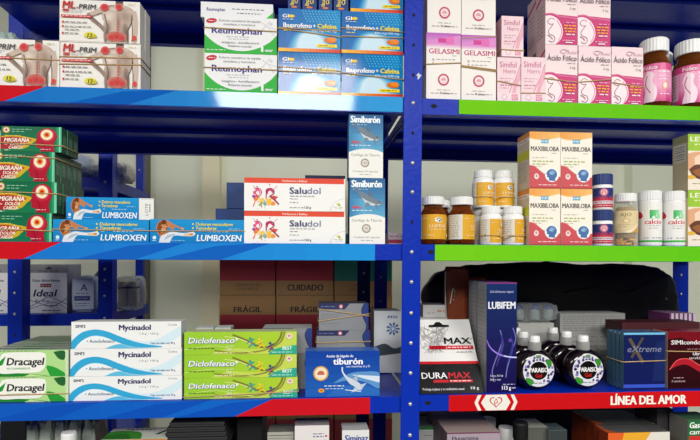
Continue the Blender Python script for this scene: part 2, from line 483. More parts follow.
# slot holes on the bare lip ends
for sh, px, py in (('br', 434, 106), ('cr', 431, 252), ('dr', 428, 403)):
    p = at(px, py, -.0004); mb = MB()
    vs = [(.0048 * math.cos(2 * PI * i / 16), 0, .0030 * math.sin(2 * PI * i / 16)) for i in range(16)]
    mb.add(vs, [tuple(range(16))]); mb.build('slot_hole', HOLE, shelves[sh], p)

# the second unit, standing behind on the left
rack2 = thing('shelving_unit', 'blue steel shelving unit standing further back at the left, holding dressings', 'shelving', (0, 0, 0))
YB = .40
def post2(px, Y, bolts, wd=.030):
    x = at(px, 262, Y).x; o = post_mesh(wd, 2.0, [at(px, p, Y).z for p in (150, 170, 200, 215, 345, 360)], 0).build('post', [METAL, HOLE], rack2, (x, Y, 0))
    for p in bolts: bolt(o, 0, -.0001, at(px, p, Y).z, .0032)
post2(-62, YB, []); post2(-62, YB + .243, [], .019); post2(105, YB, [182, 269, 280, 296, 318]); post2(139, YB + .243, [170], .019)
XB0, XB1 = at(-60, 262, YB).x, at(111, 262, YB).x
ZB1, ZB2 = at(104, 177, YB).z, at(104, 314, YB).z
for z in (ZB1, ZB2, at(104, 452, YB).z):
    mb = MB(); y0, y1 = YB + .003, YB + .27
    mb.box(XB0, XB1 - .004, y0, y1, z - .0012, z - .0004)
    mb.box(XB0, XB1 - .004, y0, y0 + .0014, z - .026, z - .0012); mb.box(XB0, XB1 - .004, y1 - .0014, y1, z - .026, z - .0012)
    mb.box(XB1 - .0054, XB1 - .004, y0, y1, z - .026, z - .0012)
    mb.build('shelf', METAL, rack2)

# chipped paint on the front post by the upper shelf
_p = at(419, 76, -.0037); _m = MB(); _v = [(.0030 * (1 + .5 * math.sin(5 * a)) * math.cos(a), 0, .0042 * (1 + .4 * math.cos(3 * a)) * math.sin(a)) for a in [2 * PI * i / 18 for i in range(18)]]
_m.add(_v, [tuple(range(18))]); _m.build('paint_chip', mat('bare_primer', (206, 210, 216), .6), [o for o in rack.children if o.name == 'post'][0], (_p.x - [o for o in rack.children if o.name == 'post'][0].location.x, -.0003, _p.z))
# ------------------------------------------------------------------ artwork of the cartons
GR, DK = (156, 154, 152), (104, 100, 100)
def back_figure(A, u, v):
    """printed photograph of a bare back with red sore spots; (u, v) shifts it"""
    def q(pts): return [(a + u, b + v) for a, b in pts]
    sk, sh, hi = (204, 182, 166), (150, 128, 116), (224, 206, 192)
    A.p(q([(57, -1), (64, -1), (65, 6), (56, 6)]), sh)                                # neck
    A.p(q([(56, -2), (65, -2), (64, 2), (57, 2)]), (70, 55, 50))                      # hair
    A.p(q(curve([(40, 7), (48, 5), (56, 4), (60, 5), (66, 4), (74, 8), (76, 14), (74, 20), (71, 28), (68, 34), (69, 44), (46, 44), (48, 35), (48.5, 29), (45, 21), (42, 14), (40, 7)], 4)), sk)
    A.p(q(curve([(62, 6), (70, 9), (73, 16), (70, 26), (68, 36), (69, 44), (60, 44), (60, 30), (61, 16), (62, 6)], 3)), (192, 168, 152))
    A.soft(50 + u, 16 + v, 7, 8, (232, 216, 204), sk, 6, .3); A.soft(49 + u, 27 + v, 5, 7, (170, 146, 132), (200, 178, 162), 5); A.soft(66 + u, 30 + v, 4, 8, (150, 126, 114), (188, 164, 148), 5)
    A.soft(66.5 + u, 16 + v, 5, 7, (160, 136, 124), (188, 164, 148), 6, -.3); A.soft(71 + u, 10 + v, 4, 3, (206, 186, 172), (190, 166, 150), 4); A.soft(55 + u, 8.5 + v, 6, 2.6, (226, 208, 196), sk, 4)
    A.l(q(curve([(43, 10), (36, 13), (28, 16)], 4)), [6 - .2 * i for i in range(9)], sk)     # upper arm
    A.l(q(curve([(28, 15), (36, 22), (42, 27), (46, 32)], 4)), [5 - .15 * i for i in range(13)], sh)  # forearm
    A.l(q(curve([(27, 18), (33, 19), (40, 25)], 4)), 1, (110, 90, 80))
    A.l(q(curve([(75, 10), (77, 20), (77, 30), (76, 44)], 4)), [5.5 - .12 * i for i in range(13)], sk)
    A.l(q(curve([(73, 18), (74, 30), (73.5, 42)], 4)), .8, (110, 90, 80))
    A.l(q(curve([(60, 8), (59, 18), (60, 30), (58, 43)], 4)), .8, (150, 110, 100))
    A.soft(48 + u, 33 + v, 3, 10, (120, 98, 88), (176, 152, 138), 5, .15); A.soft(67.5 + u, 33 + v, 3, 10, (112, 92, 82), (160, 136, 122), 5, -.1); A.soft(59.5 + u, 22 + v, 2, 12, (150, 122, 110), (190, 166, 150), 4)
    A.l(q(curve([(45.5, 14), (47.5, 22), (49.5, 29), (48, 36), (46.4, 44)], 4)), .8, (96, 76, 68)); A.l(q(curve([(73.6, 14), (73, 22), (69.6, 30), (69, 36), (70, 44)], 4)), .9, (90, 72, 64)); A.l(q(curve([(41, 8), (48, 5.6), (56, 4.6)], 4)), .5, (120, 98, 88)); A.l(q(curve([(43, 13), (36, 16), (28, 18.6)], 4)), .7, (110, 88, 78))
    A.soft(58 + u, 37.5 + v, 10.5, 5.6, (196, 24, 30), (196, 130, 114), 8); A.soft(53 + u, 38.5 + v, 3.4, 2.8, (206, 30, 34), (204, 70, 64), 4); A.soft(63.4 + u, 38.5 + v, 3.2, 2.8, (206, 34, 36), (204, 70, 64), 4)
    A.soft(46 + u, 7.3 + v, 4.4, 3.8, (196, 10, 20), (220, 90, 84), 5); A.soft(60.5 + u, 6.6 + v, 3.5, 3.4, (196, 10, 20), (220, 90, 84), 5)
    for k in range(6): A.e(58.5 + k * .35 + u, 36 - k * 3 + v, 1.1 - k * .1, 1.1 - k * .1, (222, 40, 40))
    A.soft(76 + u, 38.5 + v, 2.5, 2.8, (206, 30, 30), (224, 100, 84), 4)
def art_spine():
    A = Art(81, 44); A.r(0, 0, 81, 44, (242, 238, 232))
    back_figure(A, -.5, 0)
    A.t('ML', 3.5, 9.6, 7.2, (196, 30, 30), w=12.5, bold=.03, shear=.15)
    A.t('-PRIM', 17, 10, 5, (66, 60, 62), w=20, bold=.02, shear=.15)
    A.r(3.5, 10.6, 10, 11.8, (210, 40, 40)); A.r(3.5, 12.6, 10, 13.4, (210, 80, 80))
    A.d(11.5, 11, 15, GR, .7); A.d(11.5, 13, 13, GR, .7)
    A.r(2, 16.6, 33, 19, (206, 40, 44)); A.d(3, 17.3, 28, (250, 235, 230), .8)
    for v, w in ((23.5, 22), (28, 26), (35, 13)):
        A.e(4, v + .5, 1.1, 1.1, (206, 30, 36)); A.d(6, v, w, DK, 1.1)
    A.d(6, 31.2, 14, DK, 1.1)
    A.e(31, 37, 6, 3, (226, 216, 30)); A.e(35, 38, 3, 1.6, (200, 190, 20)); A.t('12', 28.5, 39.2, 3.8, (30, 40, 20), bold=.04, shear=.2)
    A.d(69, 3, 8, (208, 190, 120), .9); A.r(0, 43.4, 81, 44, (200, 190, 180))
    return A
def art_reum():
    A = Art(73, 38.5); A.r(0, 0, 73, 38.5, (240, 240, 240))
    A.r(0, 15, 73, 38.5, (30, 178, 52))
    A.p([(0, 0), (73, 0), (73, 17.5)] + curve([(73, 17.5), (66, 25), (56, 31), (46, 34.5), (36, 35.6), (24, 34), (13, 29.5), (5, 23.5), (0, 18.5)], 5), (240, 240, 240))
    A.l(curve([(56, 14), (62, 8), (66, 3)], 4), 1, (214, 214, 220)); A.e(67, 6, 1.8, 1.8, (214, 214, 220)); A.l(curve([(58, 5), (64, 9), (72, 11)], 4), 1, (214, 214, 220)); A.l([(64, 9), (70, 18)], 1, (220, 220, 224))
    A.e(7, 4.6, 5.4, 2.6, (196, 20, 50), -.15); A.d(4, 4, 6.5, (250, 220, 220), 1)
    A.t('Dolores reumáticos de espalda', 14.5, 5, 2.3, (60, 60, 90), w=42); A.t('inmediatos y musculares', 19, 8.8, 2.3, (60, 60, 90), w=32)
    A.t('Reumophan', 7.5, 17.6, 6.2, (46, 30, 132), w=50, bold=.028)
    A.d(22, 20.4, 24, (170, 170, 180), .9); A.d(24, 22.8, 20, (170, 170, 180), .9)
    A.t('Analgésico - Antiinflamatorio', 17, 28, 2.2, (70, 70, 100), w=38); A.t('Relajante muscular', 24, 31.6, 2.2, (70, 70, 100), w=24)
    A.d(2, 34.6, 19, (225, 250, 225), 1.1)
    A.r(57, 30, 59.4, 35.8, (244, 250, 244)); A.t('oner', 61, 35.6, 3.4, (244, 250, 244), w=8, bold=.02)
    return A
def art_reum_flat():
    A = Art(72, 15); A.r(0, 0, 72, 15, (238, 238, 240)); A.p([(64, 15), (72, 15), (72, 8)], (30, 178, 52))
    A.t('Reumophan', 6, 8.6, 3.2, (46, 30, 132), w=18, bold=.02); A.d(31, 5.5, 32, (80, 80, 110), 1.1); A.d(36, 9.5, 24, (80, 80, 110), 1.1)
    return A
def art_ibu(dots=True):
    A = Art(62, 43.5)
    for i in range(14):
        t = i / 13
        A.p([(-30 + t * 90, 44), (-30 + t * 90 + 8, 44), (200, -20), (t * 62 - 8 + 60, -20)], (0, 0, 0)) if False else None
    A.g(0, 0, 62, 43.5, (4, 98, 176), (20, 146, 210), 'h', 8)
    n = 12
    for i in range(n):                                   # light burst that widens to the lower middle
        t = i / (n - 1); A.p(curve([(8 + 10 * t, 44), (14 + 8 * t, 28), (26 + 4 * t, 20 + 4 * t), (44 - 5 * t, 22 + 4 * t), (58 - 14 * t, 30 + 3 * t), (62 - 16 * t, 44)], 4), mix((16, 128, 196), (206, 232, 246), t))
    for i in range(11):
        for j in range(5): A.e(26 + i * 3.2 + j * 1.1 - 2, 2 + j * 2.5, .62, .55, (110, 205, 230), n=8)
    A.t('GI', 4, 9.2, 3.4, (250, 250, 250), w=6.2, bold=.03); A.e(13, 7.6, 3, 1.5, (250, 205, 30)); A.d(4, 10.4, 12, (220, 235, 245), .8)
    A.t('Ibuprofeno', 5, 19, 4.6, (250, 250, 250), w=28, bold=.025); A.t('+', 34.4, 18.6, 3.6, (250, 250, 250), bold=.03); A.t('Cafeína', 39, 19, 4.6, (250, 226, 30), w=19, bold=.025)
    A.t('400 mg/100 mg', 33, 22.6, 2.0, (244, 248, 250), w=25)
    A.d(5, 21.6, 8, (250, 226, 60), 1.1)
    A.e(51.5, 31, 6.2, 2.6, (226, 112, 24), .1); A.e(53.5, 29.8, 4.6, 2.2, (240, 140, 40), .1)
    A.r(38, 35, 58.5, 38, (248, 222, 40)); A.d(40, 35.9, 17, (120, 90, 20), 1.1)
    A.g(0, 40, 62, 43.5, (250, 196, 40), (214, 44, 30), 'h', 10)
    return A
def art_ibu_end():
    A = Art(12, 28); A.r(0, 0, 12, 28, (14, 66, 140)); A.r(.8, 0, 11.2, 26.4, (12, 52, 120))
    A.t('Ibuprofeno', 5.4, 24, 3.2, (246, 216, 40), w=22, bold=.03, rot=-PI / 2); A.t('Cafeína', 9.4, 22, 3, (246, 216, 40), w=15, bold=.03, rot=-PI / 2)
    A.e(6, 25.6, 2.8, .9, (226, 130, 30))
    return A
def ring_emblem(A, u, v, r, c, c2=(244, 226, 220)):
    A.e(u, v, r, r, c); A.e(u, v, r * .72, r * .72, c2); A.e(u, v + r * .08, r * .42, r * .42, mix(c, c2, .6)); A.r(u - r * .35, v + r * .15, u + r * .35, v + r * .4, c2)
def art_gel():
    A = Art(35, 64.5); A.r(0, 0, 35, 64.5, (246, 240, 234))
    A.g(0, 0, 35, 13.5, (186, 92, 190), (236, 176, 220), 'v', 8)
    A.p([(0, 13.5), (0, 9), (14, 5), (35, 2), (35, 13.5)], (224, 140, 206)); A.r(12, 5, 21, 9.5, (212, 60, 150)); A.r(20, 3.5, 28, 11, (228, 110, 186)); A.g(0, 11, 35, 14, (224, 150, 206), (244, 224, 232), 'v', 4)
    A.t('GELASIMI', 2.6, 20, 4.7, (196, 36, 120), w=31, bold=.02)
    A.d(26, 21.4, 6, GR, .8); A.e(7, 26, 1.3, 1.3, (190, 180, 180)); A.d(10, 25, 20, GR, 1.1); A.e(7, 29.2, 1, 1, (190, 180, 180)); A.d(10, 29, 17, GR, 1)
    ring_emblem(A, 17.5, 45, 5.8, (196, 60, 110))
    A.d(11, 54.4, 13, GR, .9); A.d(4.5, 57.6, 8, GR, 1); A.t('30 tabletas', 13.6, 58.8, 1.9, (100, 90, 96), w=10, bold=.02); A.d(24, 57.6, 7, GR, 1)
    return A
def art_simi():
    A = Art(24.5, 42); A.r(0, 0, 24.5, 42, (246, 216, 222))
    A.p(curve([(24.5, 8), (22, 16), (17, 26), (15, 42), (18, 42), (20, 30), (24.5, 20)], 4), (236, 176, 192))
    A.l(curve([(24.5, 6), (20, 18), (14, 30), (10, 42)], 5), .9, (226, 140, 168)); A.l(curve([(24.5, 4), (17, 14), (13, 27)], 5), .5, (250, 232, 236))
    A.t('Simifol', 2.6, 9.4, 5.2, (206, 106, 150), w=17.5, bold=.005); A.t('Hierro', 6.4, 15, 4.2, (210, 120, 158), w=13)
    A.d(3, 19.5, 13, (206, 150, 172), 1); A.d(3, 22, 10, (206, 150, 172), 1); A.d(3, 25.5, 12, (206, 120, 156), 1.4); A.d(3, 28.4, 9, (206, 150, 172), 1)
    A.r(0, 33.6, 24.5, 42, (248, 224, 228)); A.e(7.5, 37.4, 3, 3, (230, 176, 190)); A.e(7.5, 37.4, 2.2, 2.2, (248, 228, 232)); A.r(15, 34.6, 21.5, 40.4, (232, 150, 170)); A.d(16, 36, 5, (250, 230, 236), .8); A.d(16, 38, 5, (250, 230, 236), .8)
    return A
def art_fol():
    A = Art(32.5, 56.5); A.g(0, 0, 32.5, 56.5, (246, 218, 222), (250, 240, 234), 'v', 6)
    A.p([(0, 27), (32.5, 29), (32.5, 56.5), (0, 56.5)], (206, 44, 118))
    A.p([(0, 26)] + curve([(0, 29.5), (6, 29), (12.6, 32.4), (16.6, 39), (17.4, 46), (15, 52), (10, 56.5)], 4) + [(0, 56.5)], (250, 234, 236))
    A.l(curve([(0, 27.6), (7, 27), (14, 29.4), (22, 30), (32.5, 31)], 4), 1.1, (222, 110, 160))
    A.l(curve([(11.5, 33.5), (15.5, 40), (16.2, 46), (13, 53)], 4), .7, (226, 120, 166))
    ln = (150, 50, 96)                                   # expecting mother drawn in one line
    A.l(curve([(9, 33), (6, 31.6), (3, 33.4), (2.4, 36), (5, 37.6), (8, 37)], 5), .5, ln); A.l(curve([(7.6, 37.4), (5, 41), (3, 44), (4, 47), (8, 48.6), (9.4, 51.6), (7, 54.6), (3, 53.4)], 5), .5, ln); A.l(curve([(2, 48), (5, 49.6), (7, 52)], 4), .6, ln)
    A.l(curve([(24, 10.6 - 4.4), (18, 4.6), (15, 6.6), (18.5, 8.6), (21, 6.4)], 4), .6, (196, 150, 170)); A.t('Acfol', 22, 8.6, 2.6, (200, 160, 170), w=9)
    A.t('Ácido Fólico', 1.8, 15.4, 5.0, (92, 70, 84), w=29.5, bold=.004)
    A.d(22, 17.4, 8, GR, .8); A.t('5 mg', 24.6, 22.8, 2.2, (110, 80, 96), w=5.4)
    for v, c, w in ((34.6, (236, 150, 190), 10), (37.6, (248, 176, 40), 12), (40.4, (248, 176, 40), 12), (43.2, (248, 176, 40), 11), (46, (250, 220, 230), 10)): A.d(30.5 - w, v, w, c, 1.7, seed=int(v))
    A.d(17, 52.2, 14, (246, 200, 220), .9); A.r(20, 54, 27, 55.2, (246, 220, 230))
    return A
def art_folside():
    A = Art(30, 56.5); A.r(0, 0, 30, 56.5, (228, 200, 200)); A.p([(0, 12), (30, 4), (30, 7), (0, 15)], (196, 60, 120))
    for k in range(8): A.d(4, 18 + k * 4, 20, (150, 120, 126), 1.2)
    return A
def art_mig():
    A = Art(61, 29.5); A.g(0, 0, 61, 29.5, (18, 104, 70), (20, 124, 82), 'v', 4)
    A.g(55, 0, 61, 29.5, (20, 130, 86), (90, 200, 150), 'h', 5); A.r(58.6, 0, 59.6, 29.5, (150, 232, 196))  # pale right edge is a highlight painted into the print
    A.p(curve([(0, 12), (14, 10.5), (27, 12.5), (36, 15), (31, 20), (25, 25), (12, 28), (0, 28.5)], 4), (206, 176, 40)); A.p(curve([(0, 13), (14, 12), (27, 14), (31, 16), (25, 20), (18, 25), (8, 27.5), (0, 28)], 4), (200, 96, 40)); A.p(curve([(0, 13.5), (12, 13), (22, 15), (18, 20), (10, 26), (0, 27)], 4), (176, 40, 44))
    A.r(0, 26.6, 34, 29.5, (30, 120, 74))
    A.e(5.5, 4.4, 3.8, 3.8, (196, 160, 60)); A.e(5.5, 4.4, 2.8, 2.8, (236, 226, 206)); A.e(5.5, 4.4, 1.4, 1.4, (196, 90, 80))
    A.d(11, 3, 20, (150, 206, 176), 1); A.d(11, 5.6, 14, (150, 206, 176), 1); A.d(4, 10.4, 16, (236, 200, 90), 1)
    A.t('MIGRAÑA', 3.5, 18.2, 4.2, (246, 240, 226), w=25, bold=.03, shear=.2); A.t('DOLOR', 9.5, 22.4, 3.0, (246, 240, 226), w=15, bold=.02, shear=.2); A.t('CABEZA', 8, 26.4, 3.0, (246, 240, 226), w=14, bold=.02, shear=.2); A.t('de', 4, 22, 2.0, (246, 240, 226))
    hd = [(40, 29), (39.5, 25), (36.5, 24.6), (35.6, 22), (36.2, 20), (34.2, 18.4), (36.2, 14.6), (36.6, 9), (40, 4), (46, 1.6), (52, 3), (56, 8), (56.4, 13), (54, 18), (53, 23), (54.5, 29)]
    A.p(curve(hd, 3), (178, 22, 50)); A.p(curve([(40, 6), (46, 2.8), (53, 5), (55, 11), (51, 17), (44, 18), (39, 13), (40, 6)], 3), (196, 40, 60))
    A.l(curve([(42, 18), (44, 24), (43, 29)], 3), 1, (140, 10, 40))
    for r, c in ((6.6, (228, 150, 120)), (5.8, (246, 236, 220)), (3.6, (236, 190, 80)), (2.4, (226, 90, 40)), (1.3, (196, 20, 40))): A.e(46.2, 9.4, r, r, c)
    A.d(4, 27.6, 5, (240, 240, 240), 1); A.d(40, 26, 10, (236, 200, 200), .9)
    return A
def art_migside():
    A = Art(16, 29.5); A.r(0, 0, 16, 29.5, (58, 92, 68)); A.r(3, 9, 13, 22, (84, 116, 92)); 
    for k in range(5): A.d(4, 11 + k * 2.2, 8, (150, 170, 150), .8)
    A.r(0, 0, 1, 29.5, (34, 74, 52))
    return A
def art_lum():
    A = Art(96, 24.5); A.g(0, 0, 96, 24.5, (30, 150, 214), (22, 128, 196), 'v', 5)
    sk, sh = (196, 128, 84), (136, 74, 40)
    A.p(curve([(9, 2), (15, .6), (21, 3), (25, 9), (22, 11), (19, 8), (17, 12), (18, 16), (12, 19), (8, 15), (6, 9), (9, 2)], 3), sk)   # bending back
    A.p(curve([(9, 3), (12, 3), (12, 10), (10, 15), (7, 11), (9, 3)], 3), sh); A.e(14, 3, 2.6, 2.4, (110, 56, 30)); A.l(curve([(18, 4), (25, 6.6), (33, 9.8)], 3), [2.6, 2.5, 2.3, 2.1, 1.9, 1.8, 1.6], sk); A.e(33, 9.8, 1.6, 1.2, (226, 150, 90))
    A.p(curve([(9, 24.5), (11, 18), (17, 15), (22, 13), (34, 14.4), (43, 13), (46, 15), (43, 17.6), (33, 17.4), (24, 17.4), (20, 24.5)], 3), (226, 232, 236)); A.p(curve([(14, 22), (18, 16.4), (26, 15.6), (20, 19)], 3), (180, 194, 206)); A.e(39, 16, 5, 1.6, (232, 196, 150)); A.e(42, 15.6, 2, 1, (206, 130, 80))
    A.l(curve([(16, 4), (17.6, 9), (14, 14), (9, 16)], 3), .7, sh); A.l(curve([(11, 6), (15, 8), (19, 7)], 3), .6, (226, 170, 130)); A.e(13.5, 11, 2.2, 1.6, (222, 160, 116), .5); A.e(4.6, 19.4, 1.9, 1.9, (226, 240, 246)); A.d(2.4, 22, 5, (226, 240, 246), .8)
    for v, s, w in ((6.4, 'Dolores musculares', 38), (10.6, 'Torceduras', 21)):
        A.e(43.6, v - 1.6, .9, .9, (250, 226, 40)); A.t(s, 46.5, v, 3.2, (250, 226, 40), w=w, bold=.02, shear=.15)
    A.e(44, 12.8, .8, .6, (250, 226, 40)); A.d(48, 12.4, 5, (190, 226, 240), .7); A.d(60, 12.4, 20, (206, 232, 244), .8); A.d(80, 9.4, 12, (180, 222, 240), .7); A.d(22, 21.8, 14, (190, 226, 240), .7)
    A.t('LUMBOXEN', 47.5, 22.6, 6.4, (246, 250, 250), w=46, bold=.02, shear=.12)
    return A
def art_flap():
    A = Art(15, 21); A.r(0, 0, 15, 21, (236, 236, 230)); A.t('LOTE', 9.2, 16.6, 3, (90, 88, 84), w=11.5, rot=-PI / 2); A.d(10.4, 4, 1.2, GR, 11); A.r(1, .8, 14, 1.3, (200, 200, 196))
    return A
def art_sal():
    A = Art(101.5, 33.2); A.r(0, 0, 101.5, 33.2, (244, 243, 240)); A.r(0, 0, 101.5, 5.4, (226, 66, 32)); A.r(100.3, 0, 101.5, 5.4, (246, 240, 235))
    A.t('Perfumería y Belleza', 50.5, 3.9, 2.1, (250, 236, 226), w=25, al='c', bold=.01)
    rn = random.Random(3)
    for c, x, y, r in (((226, 80, 130), 13, 15, 3.4), ((236, 130, 60), 12, 20, 3), ((246, 206, 70), 18, 23, 3), ((120, 196, 214), 21, 26, 2.4), ((246, 190, 60), 25, 24, 3.2), ((206, 40, 110), 25, 14, 3.6), ((226, 70, 60), 30, 20, 2.6), ((160, 60, 160), 9.5, 19, 1.8), ((236, 150, 60), 29, 26, 2.2), ((130, 190, 90), 16, 27, 1.5)):
        A.p([(x + r * (1 + .35 * rn.uniform(-1, 1)) * math.cos(2 * PI * q / 11), y + r * (1 + .4 * rn.uniform(-1, 1)) * math.sin(2 * PI * q / 11)) for q in range(11)], c)
    A.e(13.6, 15.4, 1.7, 1.9, (248, 236, 236)); A.e(25.6, 15.6, 2, 2.4, (248, 240, 240)); A.e(18, 18.4, 1.4, 1.2, (250, 246, 240))
    A.l(curve([(10, 11.5), (14, 10.6), (17.5, 14), (15, 18.6), (11, 18)], 4), .9, (190, 30, 90)); A.l(curve([(22, 21), (22.6, 12), (28, 11.4), (29.6, 15.4), (25, 19)], 4), 1.2, (156, 20, 70)); A.l(curve([(26, 18.6), (30, 22), (34.6, 26.6)], 4), 1.5, (156, 20, 60)); A.l([(11, 24), (9, 29)], 1.0, (236, 90, 50)); A.l([(17, 25), (17.5, 30)], .8, (206, 140, 40)); A.l([(29, 12), (33, 8)], .5, (226, 120, 60)); A.l([(12, 12), (9, 8)], .5, (226, 90, 130))
    for k in range(26):
        A.e(rn.gauss(21, 7.5), rn.gauss(19, 5.5), rn.uniform(.25, .8), rn.uniform(.25, .8), rn.choice([(222, 60, 120), (236, 130, 40), (246, 206, 60), (150, 50, 150), (100, 180, 200), (196, 30, 60)]), n=9)
    A.t('Salu', 45.3, 15.6, 6.2, (56, 64, 112), w=17, bold=.02); A.t('dol', 63, 15.6, 6.2, (112, 122, 160), w=13.5, bold=.005)
    A.d(45.5, 17.6, 25, (150, 150, 160), .9); A.d(45.5, 20.4, 8, (150, 150, 160), .9); A.d(45.5, 24, 10, (150, 150, 160), .9); A.d(45.5, 29.2, 14, (150, 150, 160), .9); A.t('120 g', 60.4, 30.4, 2.0, (90, 90, 110), w=6.5, bold=.02)
    A.e(101.5, 35, 15.4, 15, (196, 196, 192)); A.e(101.5, 35, 15, 14.6, (244, 243, 240)); A.e(94.5, 25.6, 1.6, 1.2, (206, 206, 70)); A.e(95.6, 26.8, 1.4, 1, (160, 190, 70)); A.d(90, 28.4, 9, (170, 190, 110), .9); A.d(91.5, 30, 7, (180, 190, 150), .8)
    return A
def art_shark(A, u, v, k=1.0):
    def q(p): return [(u + a * k, v + b * k) for a, b in p]
    A.p(q(curve([(2, 2), (9, 4), (16, 8), (24, 12), (30, 15), (26, 17), (19, 17), (12, 15), (6, 10), (2, 2)], 3)), (112, 128, 142)); A.p(q(curve([(6, 9), (13, 13), (21, 16), (27, 16.4), (20, 18), (12, 16), (6, 9)], 3)), (206, 212, 214))
    A.p(q([(13, 7), (14, 1), (18, 9)]), (90, 106, 122)); A.p(q([(12, 14), (8, 21), (16, 16)]), (120, 134, 148)); A.p(q([(2, 2), (-2, 3), (-1, -3), (4, 3)]), (100, 116, 132)); A.p(q([(20, 17), (24, 22), (23, 16)]), (110, 126, 140)); A.e(u + 25 * k, v + 13.5 * k, .6, .6, (20, 24, 30))
def art_cart():
    A = Art(35, 64.5); A.g(0, 0, 35, 40, (24, 92, 148), (96, 176, 214), 'v', 10)
    A.g(0, 20, 16, 38, (44, 128, 180), (96, 176, 214), 'h', 5)
    A.t('Simiburón', 2, 8.8, 6.6, (244, 250, 252), w=29.5, bold=.035); A.d(3, 10.6, 16, (180, 214, 230), .7)
    art_shark(A, 6, 10.5, .92)
    A.t('AliMax', 2.4, 29.8, 2.6, (222, 50, 50), w=9.5, bold=.03); A.d(2.4, 31.2, 20, (226, 240, 246), 1)
    A.p([(0, 64.5), (0, 38.6)] + curve([(0, 38.6), (9, 36), (18, 35.2), (27, 36), (35, 38.6)], 4) + [(35, 64.5)], (242, 240, 234))
    A.t('Cartílago de Tiburón', 2.6, 42.6, 2.5, (96, 92, 92), w=29); ring_emblem(A, 16.5, 49.4, 4.4, (150, 140, 130), (226, 216, 206))
    A.t('Contiene 60 cápsulas', 4, 58.8, 1.9, (110, 106, 104), w=26); A.d(11, 60.6, 12, GR, .9)
    return A
def art_max():
    A = Art(31, 57); A.r(0, 0, 31, 57, (246, 240, 226))
    A.g(0, 0, 31, 9, (240, 160, 70), (246, 190, 110), 'h', 5); A.p(curve([(0, 7), (8, 8.4), (18, 8.2), (31, 5.4)], 4) + [(31, 11), (0, 11)], (246, 240, 226)); A.l(curve([(0, 6.6), (8, 8), (18, 7.8), (31, 5)], 4), .7, (250, 220, 160))
    A.r(11.6, 7.4, 19, 11.6, (120, 176, 206)); A.d(12.4, 8.8, 5.6, (240, 246, 250), 1.2); A.l([(17, 8.4), (20, 6.4)], .7, (120, 180, 70))
    A.t('MAXIBILOBA', 1.4, 19.4, 4.6, (74, 64, 60), w=28, bold=.018); A.d(22, 21.2, 6, GR, .7)
    A.d(3, 25.6, 14, (190, 186, 150), 1.1); A.d(3, 29, 21, (160, 176, 70), 1.5); A.d(3, 32, 15, (160, 176, 70), 1.3); A.d(3, 34.6, 9, (190, 186, 150), .9)
    A.p([(0, 57), (0, 33)] + curve([(0, 34), (5, 35), (10, 39), (15, 42.6), (22, 44), (31, 45.4)], 4) + [(31, 57)], (206, 76, 84)); A.l(curve([(0, 34), (5, 35), (10, 39), (15, 42.6), (22, 44)], 4), .7, (226, 130, 130))
    A.e(7, 45, 2.4, 2.9, (244, 224, 220)); A.e(7, 44.6, 1.2, 1.6, (206, 150, 150))
    A.e(22.4, 43.4, 7, 7.2, (246, 246, 242)); A.p(curve([(19, 49), (19.4, 46.4), (17.4, 45.6), (17.6, 43.4), (16.6, 42.6), (18, 39.6), (21, 37.6), (25, 38.2), (27.4, 41.4), (27, 45), (25.6, 47), (26, 49.6)], 3), (66, 110, 168)); A.e(22.6, 41.2, 2.8, 2.2, (150, 190, 220)); A.l(curve([(20, 41), (22.6, 39.6), (25, 42), (22, 42.6)], 3), .5, (50, 90, 150))
    A.d(9, 53, 18, (246, 220, 220), 1); A.l([(0, 56.2), (31, 56.2)], .5, (170, 50, 60))
    return A
def art_maxside():
    A = Art(30, 57); A.r(0, 0, 30, 57, (214, 200, 176)); A.r(0, 0, 30, 5, (228, 150, 80)); A.r(0, 5, 30, 9, (236, 230, 218)); A.d(4, 6.4, 20, (200, 60, 40), 1.4)
    A.r(0, 18, 30, 27, (206, 206, 60)); 
    for k in range(9): A.d(4, 29 + k * 2.4, 20, (160, 146, 126), 1)
    return A
def art_leva():
    A = Art(34, 57); A.r(0, 0, 34, 57, (240, 228, 210)); A.g(0, 0, 34, 17, (150, 196, 40), (186, 214, 60), 'h', 6); A.t('LEVA', 2.2, 7.4, 4.6, (246, 246, 226), w=20, bold=.02); A.d(6, 9.6, 16, (236, 240, 190), 1.6)
    A.p(curve([(0, 20), (9, 18), (20, 20), (34, 24), (34, 46), (20, 48), (6, 44), (0, 36)], 4), (226, 168, 126)); A.p(curve([(6, 24), (14, 20), (22, 30), (16, 40), (8, 36), (6, 24)], 4), (244, 214, 190))
    A.p(curve([(1, 36), (8, 31), (18, 33), (24, 40), (16, 46), (6, 44), (1, 36)], 4), (96, 52, 28)); A.p(curve([(4, 38), (10, 35), (17, 37), (19, 41), (10, 43), (4, 38)], 4), (150, 90, 40)); A.e(22, 44, 6, 3, (206, 40, 36)); A.e(3, 44, 4, 2, (230, 180, 60))
    A.d(4, 50, 14, (150, 130, 100), 1.1)
    return A
def art_levaside():
    A = Art(30, 57); A.r(0, 0, 30, 57, (196, 180, 146)); A.r(0, 0, 30, 8, (150, 150, 110)); A.r(4, 9, 26, 27, (206, 204, 190))
    for k in range(6): A.d(6, 11 + k * 2.6, 18, (110, 106, 96), 1)
    for k in range(4): A.r(5, 12 + k * 4, 25, 12.3 + k * 4, (130, 126, 116))
    return A
